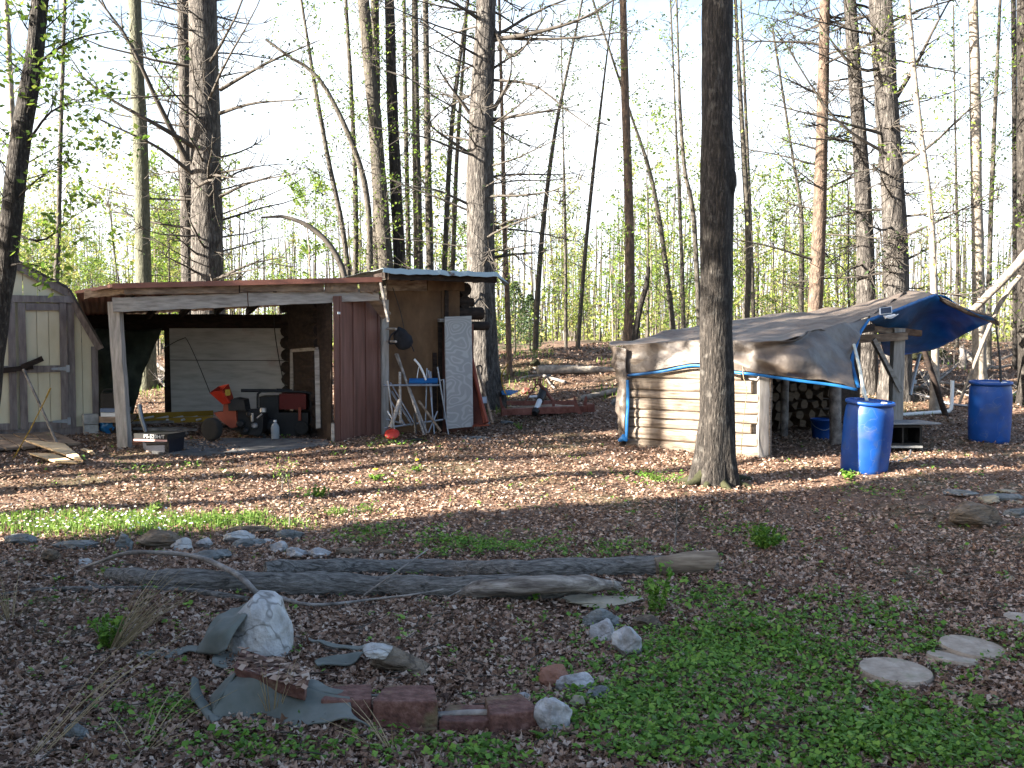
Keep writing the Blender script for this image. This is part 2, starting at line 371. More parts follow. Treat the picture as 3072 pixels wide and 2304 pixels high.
S.view_settings.view_transform = 'Standard'; S.view_settings.look = 'None'; S.view_settings.exposure = 2.95; S.view_settings.gamma = 1
S.cycles.max_bounces = 6; S.cycles.transparent_max_bounces = 4; S.cycles.use_denoising = True
S.cycles.sample_clamp_indirect = 6

# ------------------------------------------------------------------ ground
def axis(parts):
    out = []
    for a, b, st in parts: out += list(np.arange(a, b, st))
    return np.array(out + [parts[-1][1]])
gx = axis([(-400, -60, 40), (-60, -14, 2), (-14, 14, .16), (14, 60, 2), (60, 400, 40)])
gy = axis([(-40, 2, 2), (2, 30, .14), (30, 80, 2), (80, 600, 40)])
X, Y = np.meshgrid(gx, gy); Z = gh(X, Y)
near = (np.abs(X) < 14) & (Y > 2) & (Y < 30)
Z = Z + near * rng.normal(0, .008, Z.shape)
nb = MB(); nx, ny = len(gx), len(gy)
idx = np.arange(nx * ny).reshape(ny, nx)
fc = np.stack([idx[:-1, :-1], idx[:-1, 1:], idx[1:, 1:], idx[1:, :-1]], -1).reshape(-1, 4)
nb.addnp(np.stack([X, Y, Z], -1).reshape(-1, 3), fc, 0, True)
g = nb.build('ground', m_soil); g['kind'] = 'structure'

def polar(n, d0, d1, pw=1.6, half=R(41)):
    u = rng.random(n); k = 2 - pw
    d = (d0 ** k + u * (d1 ** k - d0 ** k)) ** (1 / k)
    a = rng.uniform(-half, half, n)
    return d * np.tan(a), d

# leaf litter
NL = 500000
lx, ly = polar(NL, 3.3, 26, 1.75)
cl = np.sin(lx * 3.1 + 1.7 * np.sin(ly * 2.3)) * np.sin(ly * 2.7 + lx)
dr = .5 + .5 * np.sin(lx * .9 + 1.3 * np.sin(ly * .8)) * np.sin(ly * 1.1 + .6 * lx)
keep = rng.random(NL) < (.62 + .3 * cl + .3 * dr) * (1 - .5 * np.exp(-(((lx - 5) / 1.7) ** 2 + ((ly - 10.3) / 2.2) ** 2))); lx, ly = lx[keep], ly[keep]
def litter_mesh(lx, ly, size):
    n = len(lx); lz = gh(lx, ly) + rng.uniform(.004, .03, n)
    pos = np.stack([lx, ly, lz], 1)
    nrm = rng.normal(0, .42, (n, 3)); nrm[:, 2] = 1; nrm /= np.linalg.norm(nrm, axis=1)[:, None]
    a = rng.normal(size=(n, 3)); a -= nrm * np.sum(a * nrm, 1)[:, None]; a /= np.linalg.norm(a, axis=1)[:, None]
    b = np.cross(nrm, a); s = (size * rng.uniform(.5, 1.4, n))[:, None]; cu = s * rng.uniform(-.25, .4, n)[:, None]
    wv = s * rng.uniform(.22, .48, n)[:, None]
    v = np.stack([pos - a * s * .5, pos + b * wv + a * s * .12 * rng.uniform(-1, 1, n)[:, None] + nrm * cu, pos + a * s * .5 + nrm * cu * .5, pos - b * wv + nrm * cu * rng.uniform(.3, 1, n)[:, None]], 1).reshape(-1, 3)
    i = np.arange(n)[:, None] * 4
    f = np.concatenate([i + [0, 1, 2], i + [0, 2, 3]], 0)
    return v, f
def leaf_fan(lx, ly, size):
    n = len(lx); lz = gh(lx, ly) + rng.uniform(.006, .035, n); K = 9
    pos = np.stack([lx, ly, lz], 1)
    nrm = rng.normal(0, .4, (n, 3)); nrm[:, 2] = 1; nrm /= np.linalg.norm(nrm, axis=1)[:, None]
    a = rng.normal(size=(n, 3)); a -= nrm * np.sum(a * nrm, 1)[:, None]; a /= np.linalg.norm(a, axis=1)[:, None]
    b = np.cross(nrm, a); s = size * rng.uniform(.55, 1.35, n); asp = rng.uniform(.5, .95, n); curl = rng.normal(.25, .45, n); tw = rng.normal(0, .3, n)
    vs = [pos]
    for k in range(K):
        an = 2 * math.pi * k / K
        r_ = s * .5 * ((1.0 if k % 2 == 0 else .62) + rng.uniform(-.14, .14, n)); u = np.cos(an) * r_; w_ = np.sin(an) * r_ * asp
        h = curl * w_ * w_ / (s * .5) * 1.6 + tw * u * w_ / (s * .5)
        vs.append(pos + a * u[:, None] + b * w_[:, None] + nrm * h[:, None])
    v = np.stack(vs, 1).reshape(-1, 3); i = np.arange(n)[:, None] * (K + 1)
    f = np.concatenate([i + [0, 1 + k, 1 + (k + 1) % K] for k in range(K)], 0)
    return v, f
stones = [(G(2686, 2030), .21), (G(2860, 1988), .13), (G(2915, 1956), .18), (G(3060, 1868), .09)]
def clear(x, y):
    ok = np.ones(len(x), bool)
    for c, r_ in stones: ok &= ((x - c.x) ** 2 + (y - c.y) ** 2) > r_ * r_
    return ok
ok = clear(lx, ly); lx, ly = lx[ok], ly[ok]
nr = ly < 8.5
mb = MB(); v, f = leaf_fan(lx[nr], ly[nr], .039); mb.addnp(v, f, 0, False)
v, f = litter_mesh(lx[~nr], ly[~nr], .025 + .0013 * ly[~nr]); mb.addnp(v, f, 0, False)
for k in range(1500):
    tx, ty = polar(1, 3.4, 16, 1.7); an = rnd.uniform(0, 6.28); L = rnd.uniform(.05, .22); q = Vector((tx[0], ty[0], ground(tx[0], ty[0]) + .03)); e = q + Vector((math.cos(an), math.sin(an), rnd.uniform(-.05, .12))) * L
    mb.tube([q, q.lerp(e, .5) + Vector((rnd.uniform(-.01, .01), rnd.uniform(-.01, .01), .006)), e], [.004, .0035, .0015], 4, 1)
o = mb.build('leaf_litter', [m_litter, m_twig]); o['kind'] = 'stuff'; tag(o, 'brown fallen leaves carpeting the ground', 'leaf litter')

# ground cover
def gauss(px, py, rx, ry, a):
    p = G(px, py); q = G(px + rx, py); t = G(px, py - ry)
    return (p.x, p.y, abs(q.x - p.x), abs(t.y - p.y), a)
reg = [gauss(2250, 1990, 330, 120, 1.1), gauss(2000, 2190, 330, 90, 1.1), gauss(2650, 2210, 420, 110, .75), gauss(1650, 2265, 430, 45, .8), gauss(2080, 1830, 190, 45, .6),
       gauss(2480, 1880, 240, 60, .7), gauss(1450, 1645, 200, 22, .9), gauss(1900, 1655, 150, 16, .6), gauss(2200, 1600, 80, 20, .5), gauss(1950, 1435, 70, 14, .9), gauss(2850, 1960, 200, 50, .5),
       gauss(460, 2150, 90, 35, .35), gauss(700, 2270, 200, 40, .45), gauss(1120, 1610, 120, 22, .25), gauss(950, 1490, 50, 12, .3), gauss(590, 1785, 60, 10, .35), gauss(2600, 1480, 120, 20, .15), gauss(430, 1410, 120, 12, .3), gauss(1150, 1335, 110, 10, .6), gauss(1180, 1450, 40, 10, .4)]
def cover_density(x, y):
    dn = np.zeros_like(x)
    for cx, cy, rx, ry, a in reg: dn = np.maximum(dn, a * np.exp(-(((x - cx) / rx) ** 2 + ((y - cy) / ry) ** 2) * .9))
    n = .5 + .5 * np.sin(x * 5.3 + 2 * np.sin(y * 4.1)) * np.sin(y * 6.1 + 1.5 * np.sin(x * 3.7))
    n2 = .5 + .5 * np.sin(x * 2.1 + 1.3 * np.sin(y * 1.7 + x)) * np.sin(y * 2.6 + 1.1 * np.sin(x * 2.9))
    return np.minimum(1, dn * 1.35) * np.clip(.75 * n + 1.0 * n2 - .3, .05, 1.5) + .008
x, y = polar(130000, 3.6, 15, 1.7)
k = (rng.random(len(x)) < cover_density(x, y) * .62) & clear(x, y); x, y = x[k], y[k]
vs, n = [], len(x)
for leafi in range(8):
    an = rng.uniform(0, 6.28, n); rr = rng.uniform(.01, .05, n); hz = rng.uniform(.012, .07, n)
    vs.append(np.stack([x + rr * np.cos(an), y + rr * np.sin(an), gh(x, y) + hz], 1))
vs = np.concatenate(vs); big = rng.random(len(vs)) < .35
mb = MB(); mb.leaves(vs[big], .036, 0, up=1.2, asp=.75); mb.leaves(vs[~big], .024, 0, up=1.0, asp=.55)
o = mb.build('ground_cover', m_cover); o['kind'] = 'stuff'; tag(o, 'low leafy green plants spreading over the leaf litter', 'ground cover')

# grass patch with white flowers, plus thin grass on the bank
mb = MB()
def blades(x, y, h, wd, mat=0, lean=.4):
    n = len(x); z = gh(x, y); an = rng.uniform(0, 6.28, n); le = rng.uniform(0, lean, n) * h
    hh = h * rng.uniform(.5, 1.2, n); wx = wd * np.cos(an) / 2; wy = wd * np.sin(an) / 2
    dx = le * np.cos(an + 1.5); dy = le * np.sin(an + 1.5)
    v = np.stack([np.stack([x - wx, y - wy, z], 1), np.stack([x + wx, y + wy, z], 1), np.stack([x + dx * .4 + wx * .6, y + dy * .4 + wy * .6, z + hh * .6], 1), np.stack([x + dx, y + dy, z + hh], 1)], 1).reshape(-1, 3)
    mb.addnp(v, np.arange(n * 4).reshape(n, 4), mat, False)
    return np.stack([x + dx, y + dy, z + hh], 1)
gp = []
for px, py, rx, ry, n in [(150, 1590, 160, 22, 1500), (420, 1580, 190, 22, 2000), (300, 1555, 200, 14, 900), (640, 1570, 130, 16, 1200), (460, 1535, 18, 18, 200), (760, 1560, 45, 14, 420), (860, 1580, 80, 14, 220), (60, 1560, 60, 20, 300), (1010, 1545, 40, 8, 110), (1100, 1535, 25, 8, 70)]:
    c = G(px, py); q = G(px + rx, py); t = G(px, py - ry)
    x = rng.normal(c.x, abs(q.x - c.x) * .55, n); y = rng.normal(c.y, abs(t.y - c.y) * .6, n)
    kk = rng.random(n) < .6; x, y = x[kk], y[kk]
    gp.append(blades(x, y, .075, .011))
    mb.leaves(np.stack([x[::2], y[::2], gh(x[::2], y[::2]) + rng.uniform(.02, .07, len(x[::2]))], 1), .03, 0, up=.8)
tips = np.concatenate(gp[:3]); tips = tips[rng.random(len(tips)) < .10]
mb.leaves(tips + [0, 0, .01], .022, 1, up=2, asp=1)
x = rng.uniform(-8, 10, 9000); y = rng.uniform(18, 26, 9000)
kk = (np.sin(x * 1.7 + y) * np.sin(y * 1.3 - x * .8) > .25); x, y = x[kk], y[kk]
blades(x, y, .13, .02)
o = mb.build('grass', [m_grass, m_petal]); o['kind'] = 'stuff'; tag(o, 'thin green grass dotted with tiny white flowers', 'grass')

# ------------------------------------------------------------------ trees
def path_px(pts, d, ext_up=0.0, down=True):
    """pts from bottom to top: (px, py[, d])"""
    out = []
    for q in pts:
        out.append(P(q[0], q[1], q[2] if len(q) > 2 else d))
    if down:
        b = out[0]; gz = ground(b.x, b.y) - .12
        if b.z > gz + .05: out.insert(0, Vector((b.x, b.y, gz)))
        else: out[0].z = gz
    if ext_up:
        dv = (out[-1] - out[-2]).normalized(); out.append(out[-1] + dv * ext_up)
    return out

def branch(mb, p, dr, L, r, twigs, mat, droop=0.0, upc=0.0, tl=.5, leafpts=None, ln=0, sides=4, kink=.12):
    pts = [p]; d = Vector(dr).normalized(); n = 6
    for i in range(n):
        d = (d + Vector((rnd.uniform(-kink, kink), rnd.uniform(-kink, kink), rnd.uniform(-kink, kink) - droop + upc * i / n))).normalized()
        pts.append(pts[-1] + d * (L / n))
    rad = [max(.0022, r * (1 - .85 * i / n)) for i in range(n + 1)]
    mb.tube(pts, rad, sides, mat, cap=False)
    for k in range(twigs):
        i = rnd.randint(1, n - 1); f = rnd.random()
        q = pts[i].lerp(pts[i + 1], f)
        dd = (pts[i + 1] - pts[i]).normalized()
        sd = dd.cross(Vector((rnd.uniform(-1, 1), rnd.uniform(-1, 1), rnd.uniform(-1, 1)))).normalized()
        t = (dd * rnd.uniform(.4, 1.1) + sd * .9).normalized(); tlen = tl * rnd.uniform(.4, 1.2) * (1 - .4 * i / n)
        m1 = q + t * tlen * .5 + Vector((rnd.uniform(-.05, .05), rnd.uniform(-.05, .05), rnd.uniform(-.05, .04)))
        e = m1 + (t + Vector((0, 0, rnd.uniform(-.2, .3)))).normalized() * tlen * .5
        mb.tube([q, m1, e], [max(.003, r * .42), max(.0024, r * .28), .0016], 3, mat, cap=False)
        if leafpts is not None:
            for _ in range(ln):
                c = m1.lerp(e, rnd.uniform(.1, 1.1)); leafpts.append((c.x + rnd.gauss(0, .06), c.y + rnd.gauss(0, .06), c.z + rnd.gauss(0, .05)))
    return pts

def tree(name, label, cat, pts, radpx, d, bark, ext=5.0, nb=20, bl=1.3, br=.016, tw=6, style='dead', leaf=None, ln=3, z0=2.6, z1=None, lsize=.08, flare=1.35, group=None, tl=.5, sides=12, limbs=(), down=True, rough=.12):
    path = path_px(pts, d, ext, down)
    nr = len(pts)
    rr = [q * (P(0, 0, d)[1]) / FOC for q in radpx]
    if len(rr) < len(path):
        if down and len(path) - len(rr) - (1 if ext else 0) >= 1: rr = [rr[0] * flare] + rr
        if ext: rr.append(max(.01, rr[-1] * max(.35, 1 - ext * .07)))
    fine = resample(path, 26)
    # radius along fine path by length fraction
    Ls = [0]
    for i in range(1, len(path)): Ls.append(Ls[-1] + (path[i] - path[i - 1]).length)
    rad = [float(np.interp(Ls[-1] * i / 25, Ls, rr)) for i in range(26)]
    base = Vector((fine[0].x, fine[0].y, ground(fine[0].x, fine[0].y)))
    t = thing(name, label, cat, base, group)
    mb = MB(); mb.tube(fine, rad, sides, 0, True, rough, seed=rnd.uniform(0, 50), flute=.12)
    mb.build('trunk', bark, t)
    cb = MB(); lp = []
    top = fine[-1].z if z1 is None else z1
    for k in range(nb):
        z = z0 + (top - z0) * (k + rnd.random()) / max(nb, 1)
        i = 0
        while i < 24 and fine[i + 1].z < z: i += 1
        p = fine[i].lerp(fine[i + 1], max(0, min(1, (z - fine[i].z) / max(1e-4, fine[i + 1].z - fine[i].z))))
        an = rnd.uniform(0, 6.283)
        if style == 'dead':
            dr = Vector((math.cos(an), math.sin(an), rnd.uniform(-.15, .5)))
            branch(cb, p, dr, bl * rnd.uniform(.35, 1.25), br * rnd.uniform(.5, 1.3), tw, 0, droop=.06, upc=.16, tl=tl, leafpts=lp if leaf else None, ln=ln if rnd.random() < .5 else 0)
        else:
            dr = Vector((math.cos(an), math.sin(an), rnd.uniform(.35, 1.3)))
            f = 1 - .55 * (z - z0) / max(.1, top - z0)
            branch(cb, p, dr, bl * f * rnd.uniform(.5, 1.2), br * rnd.uniform(.6, 1.2), tw, 0, droop=.0, upc=.02, tl=tl, leafpts=lp if leaf else None, ln=ln)
    for lim in limbs:   # explicit limbs: list of (px,py,d), radius px
        q = [P(a, b, c) for a, b, c in lim[0]]; q = resample(q, 9)
        r0 = lim[1] * d / FOC
        cb.tube(q, [max(.003, r0 * (1 - .8 * i / 8)) for i in range(9)], 6, 0, cap=True)
        for _ in range(lim[2] if len(lim) > 2 else 5):
            i = rnd.randint(2, 7); dd = (q[i + 1] - q[i]).normalized()
            branch(cb, q[i], dd + Vector((rnd.uniform(-.7, .7), rnd.uniform(-.7, .7), rnd.uniform(-.4, .7))), rnd.uniform(.3, .9), r0 * .3, 4, 0, tl=.3, leafpts=lp if leaf else None, ln=ln)
    if cb.n:
        mats = [m_twig if style == 'dead' else bark]
        if leaf and lp:
            cb.leaves(np.array(lp), lsize, 1, up=.4); mats.append(leaf)
        cb.build('crown', mats, t)
    return t

def pine(label, pts, rad, d, **kw):
    a = dict(nb=46, bl=1.9, br=.027, tw=14, style='dead', leaf=m_needle, ln=1, z0=2.5, lsize=.07, tl=.7, group=None, sides=16)
    a.update(kw); return tree('pine_tree', label, 'tree', pts, rad, d, a.pop('bark', m_pine), **a)
def slim(label, pts, rad, d, name='young_tree', **kw):
    a = dict(nb=36, bl=1.25, br=.010, tw=7, style='live', leaf=m_leaf, ln=5, z0=1.8, tl=.4, sides=8, ext=3.0, lsize=.06)
    a.update(kw); return tree(name, label, 'tree', pts, rad, d, a.pop('bark', m_grey), **a)

# left group
tree('maple_tree', 'dark leaning maple trunk with green leaves at the left edge, before the cream shed', 'tree', [(-62, 1420), (-14, 1000), (12, 829), (38, 622), (62, 415), (98, 207), (128, -60)], [38, 33, 30, 30, 30, 26, 23], 12.4, m_maple, ext=3, nb=26, bl=1.5, br=.012, tw=6, style='live', leaf=m_leaf, ln=6, z0=3.3, z1=6.5, lsize=.085, tl=.5,
     limbs=[([(15, 800, 12.4), (70, 790, 12.2), (130, 800, 12.0)], 4, 3), ([(40, 700, 12.4), (130, 720, 12.2), (230, 640, 12)], 5, 8), ([(70, 450, 12.4), (160, 330, 12.2), (290, 300, 12.1)], 5, 8), ([(100, 200, 12.4), (220, 120, 12.2), (360, 90, 12)], 5, 6), ([(30, 620, 12.4), (110, 540, 12.2), (210, 480, 12)], 4, 8)])
slim('slender pale trunk rising behind the leaning maple at the left edge', [(50, 900), (40, 480), (34, 300), (16, -40)], [11, 10, 9, 8], 17, bark=m_pale)
slim('thin purple-grey sapling stem left of the greenish trunk, above the cream shed', [(168, 900), (175, 700), (182, 400), (196, -40)], [9, 8, 7, 5], 19, nb=34, ln=4)
slim('tall straight greenish trunk between the cream shed and the double pine', [(436, 950), (430, 820), (424, 500), (412, 220), (402, -40)], [25, 23, 22, 20, 19], 21, name='tall_tree', bark=m_green, nb=26, tw=4, ln=2, sides=12, style='dead', bl=1.3, ext=5)
pine('biggest pine, thick sunlit trunk with whiskery dead branches behind the lean-to roof', [(626, 950), (622, 800), (620, 600), (613, 300), (606, -40)], [49, 47, 46, 43, 41], 21, nb=110, bl=3.0, tw=10, limbs=[
    ([(560, 480, 20.8), (470, 300, 20.4), (385, 120, 20), (280, -20, 19.8)], 10, 7), ([(580, 440, 20.8), (480, 380, 20.3), (320, 290, 20), (215, 200, 19.8)], 8, 6), ([(575, 520, 20.8), (470, 440, 20.3), (300, 360, 20)], 7, 5),
    ([(590, 560, 20.6), (640, 540, 20.2), (630, 590, 20.3), (560, 520, 20.2)], 6, 3), ([(660, 340, 20.8), (760, 310, 20.4), (900, 300, 20)], 6, 6), ([(660, 590, 20.8), (760, 545, 20.4), (900, 520, 20)], 5, 6), ([(660, 270, 20.8), (800, 190, 20.4), (960, 120, 20)], 6, 6), ([(665, 830, 20.8), (760, 790, 20.4), (860, 770, 20)], 5, 4)])
pine('narrow dark pine standing close behind the biggest pine', [(566, 950), (562, 700), (558, 400), (548, -40)], [21, 20, 19, 17], 23, nb=30, bl=1.4)
# middle cluster
slim('tallest of the trunk cluster behind the zinc roof, slightly bent', [(1172, 950), (1160, 820), (1142, 600), (1122, 340), (1086, -40)], [24, 23, 22, 20, 17], 20, name='tall_tree', bark=m_grey, nb=40, ln=3, sides=12, bl=1.3)
slim('straight trunk tucked beside the bent one in the cluster', [(1128, 950), (1132, 700), (1130, 400), (1124, -40)], [15, 14, 13, 12], 20.6, bark=m_grey, name='tall_tree')
slim('dark trunk second in the cluster, right of the bent one', [(1206, 950), (1198, 760), (1186, 520), (1176, 300), (1167, -40)], [20, 18, 17, 16, 14], 20.2, name='tall_tree', bark=m_maple, nb=34, sides=12)
slim('grey trunk in the middle of the cluster over the zinc roof', [(1256, 950), (1254, 700), (1248, 400), (1244, -40)], [16, 14, 12, 9], 21.5, name='tall_tree', nb=30)
slim('slim trunk at the right of the cluster, left of the big lone pine', [(1292, 950), (1288, 700), (1282, 400), (1276, -40)], [12, 11, 10, 8], 21.8, nb=28)
slim('hair-thin stem between the two dark trunks of the cluster', [(1228, 950), (1222, 600), (1214, 200), (1212, -40)], [8, 7, 6, 5], 22)
slim('thin stem leaning left out of the trunk cluster', [(1052, 950), (1030, 700), (985, 480), (945, 260), (918, 90)], [9, 8, 7, 6, 4], 20, ext=1)
slim('long sapling bending far left from the trunk cluster', [(1110, 900), (1104, 620), (1060, 440), (960, 240), (860, 165)], [10, 9, 8, 6, 4], 19.6, ext=.5, nb=18)
slim('upright sapling at the left foot of the cluster', [(1062, 950), (1068, 700), (1060, 400), (1035, -40)], [9, 8, 7, 5], 21)
slim('sapling leaning right between the cluster and the lone pine', [(1328, 950), (1340, 650), (1358, 350), (1400, 30)], [9, 8, 7, 5], 22)
slim('second thin sapling leaning right, nearest the lone pine', [(1352, 950), (1362, 700), (1372, 450), (1395, 120)], [8, 7, 6, 4], 23)
tree('dead_sapling', 'bare dead sapling arching left over the lean-to roof', 'tree', [(1046, 950), (1030, 815), (985, 730), (920, 675), (850, 650), (800, 652)], [9, 9, 8, 7, 5, 3], 18.5, m_twig, ext=.1, nb=5, bl=.5, br=.006, tw=3, z0=2.6, sides=6)
pine('lone big pine beside the zinc roof, its base seen behind the plywood board', [(1456, 1190), (1450, 1120), (1446, 1000), (1442, 800), (1440, 560), (1447, 300), (1455, 120), (1460, -40)], [58, 47, 43, 42, 40, 35, 31, 28], 19, nb=90, bl=2.7, limbs=[
    ([(1470, 120, 19), (1600, 100, 18.6), (1760, 50, 18.2), (1880, -30, 18)], 8, 9), ([(1475, 110, 19), (1600, 118, 18.7), (1760, 110, 18.4), (1900, 90, 18.2)], 6, 8), ([(1480, 330, 19), (1520, 260, 18.8), (1535, 210, 18.7)], 8, 4), ([(1410, 340, 19), (1330, 230, 18.7), (1310, 190, 18.6)], 6, 4), ([(1400, 455, 19), (1320, 400, 18.6), (1260, 350, 18.4)], 6, 5), ([(1475, 360, 19), (1600, 340, 18.6), (1720, 320, 18.4)], 6, 6), ([(1470, 240, 19), (1600, 255, 18.6), (1700, 330, 18.4), (1830, 420, 18.2)], 5, 7), ([(1400, 610, 19), (1310, 570, 18.7), (1240, 560, 18.5)], 5, 5), ([(1475, 700, 19), (1520, 665, 18.8), (1620, 650, 18.6)], 4, 3), ([(1440, 60, 19), (1380, 20, 18.6), (1290, -20, 18.4)], 7, 5), ([(1470, 60, 19), (1540, 170, 18.7), (1640, 40, 18.6)], 6, 5)])
# centre background
slim('slim brown trunk right of the lone pine with its foot in the leaves', [(1530, 1130), (1522, 900), (1514, 700), (1508, 420), (1500, 100)], [9, 8, 7, 6, 4], 21, bark=m_orange)
slim('slender trunk forking as it leans right, centre of the clearing', [(1606, 1080), (1612, 900), (1632, 650), (1668, 380), (1722, 120)], [9.4, 8.6, 7.0, 5.5, 3.1], 23.5, nb=34, ln=4, bark=m_grey)
slim('thin straight stem in the middle of the clearing', [(1698, 1060), (1697, 800), (1693, 560), (1690, 420)], [5.5, 4.7, 3.9, 2.3], 24.5, bark=m_grey)
slim('dark wand-like sapling leaning right at mid clearing', [(1733, 1050), (1752, 800), (1775, 560), (1800, 340), (1824, 140)], [7.0, 6.2, 5.5, 3.9, 2.3], 24, nb=26, ln=4, bark=m_grey)
slim('tall brown-grey trunk left of the dark front maple, behind the tarp roof', [(1884, 1060), (1890, 820), (1885, 560), (1876, 300), (1868, -40)], [16, 15, 13, 12, 10], 22, name='tall_tree', bark=m_orange, nb=34, ln=4)
tree('dead_sapling', 'dark crooked stub leaning right beside the tall brown-grey trunk', 'tree', [(1902, 1040), (1918, 930), (1938, 860), (1945, 800)], [10, 9, 8, 6], 21.6, m_maple, ext=0, nb=3, bl=.4, br=.006, tw=2, z0=2.4, sides=7)
slim('sapling bending left behind the tarp roof, beside the front maple', [(2026, 1050), (2004, 850), (1978, 660), (1945, 500), (1905, 380)], [9, 8, 7, 6, 4], 22.5, nb=30, ln=4)
slim('thin upright sapling just left of the front maple', [(2052, 1050), (2046, 800), (2036, 560), (2028, 380)], [7, 6, 5, 3], 23.5, nb=26, ln=4)
slim('curved sapling sweeping up to the front maple trunk', [(2098, 1000), (2080, 640), (2055, 520), (2040, 320), (2035, 160)], [8, 7, 6, 5, 3], 21, ln=4)
# front maple
ft = tree('maple_tree', 'dark front maple trunk with a burl, standing before the log wall', 'tree', [(2140, 1480), (2140, 1400), (2148, 1330), (2152, 1200), (2148, 1000), (2150, 800), (2150, 600), (2152, 450), (2151, 200), (2155, -60)], [84, 62, 54, 50, 48, 48, 52, 49, 47, 44], 11.5, m_maple, ext=6, nb=14, bl=2.5, br=.02, tw=8, style='live', leaf=m_leaf, ln=4, z0=6.3, sides=26, rough=.16)
mb = MB(); p = P(2188, 545, 11.42)
mb.lathe([(.002, -.26), (.05, -.18), (.085, -.02), (.075, .1), (.03, .2), (.002, .26)], p, 12, 0); mb.build('burl', m_maple, ft)
mb = MB()
for a, L in ((-2.6, .42), (-2.0, .3), (-1.3, .34), (-.5, .36), (.3, .42), (2.8, .35)):
    b = Vector((ft.location.x, ft.location.y, ground(ft.location.x, ft.location.y)))
    e = b + Vector((math.cos(a), math.sin(a), 0)) * (.16 + L); e.z = ground(e.x, e.y) - .02
    m_ = b.lerp(e, .45) + Vector((0, 0, .06)); mb.tube([b + Vector((math.cos(a) * .05, math.sin(a) * .05, .3)), b + Vector((math.cos(a) * .13, math.sin(a) * .13, .16)), m_, e], [.10, .09, .06, .02], 8, 0, True, .2)
mb.build('root_flare', m_moss, ft)
# right group
slim('slender trunk right of the front maple above the tarp roof', [(2236, 1000), (2246, 760), (2232, 480), (2216, 200), (2212, 120)], [11, 10, 8, 6, 5], 21.5, nb=34, ln=4)
slim('thin pair-stem behind the tarp ridge, right of the front maple', [(2262, 1000), (2252, 700), (2240, 400), (2225, 60)], [6, 6, 5, 3], 24)
pine('orange-barked trunk flaking above the middle of the tarp', [(2440, 1020), (2448, 880), (2460, 600), (2468, 320), (2476, -40)], [23, 22, 19, 17, 15], 20, bark=m_orange, nb=46, bl=1.9, leaf=m_leafy, ln=2)
slim('grey sapling immediately left of the orange-barked trunk', [(2402, 1000), (2405, 760), (2402, 620), (2380, 480)], [9, 8, 6, 4], 23)
pine('knotty grey pine, middle of the three above the tarp ridge', [(2600, 1020), (2598, 860), (2590, 600), (2572, 320), (2546, -40)], [30, 27, 24, 20, 18], 20, nb=50, bl=1.9)
pine('thickest pine above the tarp ridge, with a forked broken top', [(2690, 1020), (2688, 860), (2680, 600), (2660, 320), (2640, -40)], [40, 37, 34, 32, 33], 19.5, nb=81, bl=2.0, limbs=[([(2690, 290, 19.5), (2750, 190, 19.2), (2800, 90, 19), (2860, -20, 18.8)], 8, 6), ([(2700, 500, 19.4), (2800, 430, 19), (2920, 320, 18.7), (3040, 270, 18.5)], 5, 7), ([(2640, 400, 19.4), (2500, 360, 19), (2300, 310, 18.8)], 5, 8), ([(2640, 450, 19.3), (2500, 350, 19), (2330, 90, 18.7)], 5, 7), ([(2660, 200, 19.5), (2560, 200, 19.1), (2430, 30, 18.9)], 6, 6)])
slim('pale slim trunk leaning left right of the thickest pine', [(2806, 1060), (2800, 800), (2788, 600), (2752, 320), (2720, -40)], [12, 11, 10, 9, 8], 18.5, bark=m_pale, name='tall_tree')
slim('pale mottled trunk standing on the bank above the rear barrel', [(2938, 1120), (2936, 900), (2930, 600), (2926, 300), (2918, -40)], [21, 18, 16, 15, 14], 20, name='tall_tree', bark=m_pale, nb=26, sides=12)
slim('thin dark stem just right of the pale mottled trunk', [(2966, 1090), (2968, 800), (2978, 500), (2996, 100)], [9, 8, 7, 5], 22, ln=4)
slim('hair-thin leafy stem between the leaning and the mottled pale trunks', [(2872, 1020), (2872, 760), (2868, 520), (2866, 400)], [5, 5, 4, 3], 24, ln=4)
slim('dark slender trunk inside the right edge behind the rear barrel', [(3048, 1110), (3046, 760), (3044, 400), (3040, -40)], [10, 9, 8, 7], 22, ln=4, bark=m_maple)
slim('stout dark trunk cut by the right edge', [(3086, 1150), (3082, 800), (3078, 400), (3074, -40)], [30, 28, 25, 22], 19, name='tall_tree', bark=m_maple, sides=12)
mb = MB(); pp = resample([P(3130, 700, 18), P(3060, 785, 18), P(2970, 880, 18.2), P(2900, 950, 18.5)], 12)
mb.tube(pp, [.095 - .003 * i for i in range(12)], 10, 0, True, .15)
mb.tube(resample([P(3060, 830, 18.4), P(2990, 930, 18.4), onto(2880, 19)], 9), [.05 - .003 * i for i in range(9)], 7, 0)
o = mb.build('fallen_tree', m_pale, loc=onto(2900, 18.5)); tag(o, 'snapped pale trunk slanting down from the right edge', 'fallen tree')

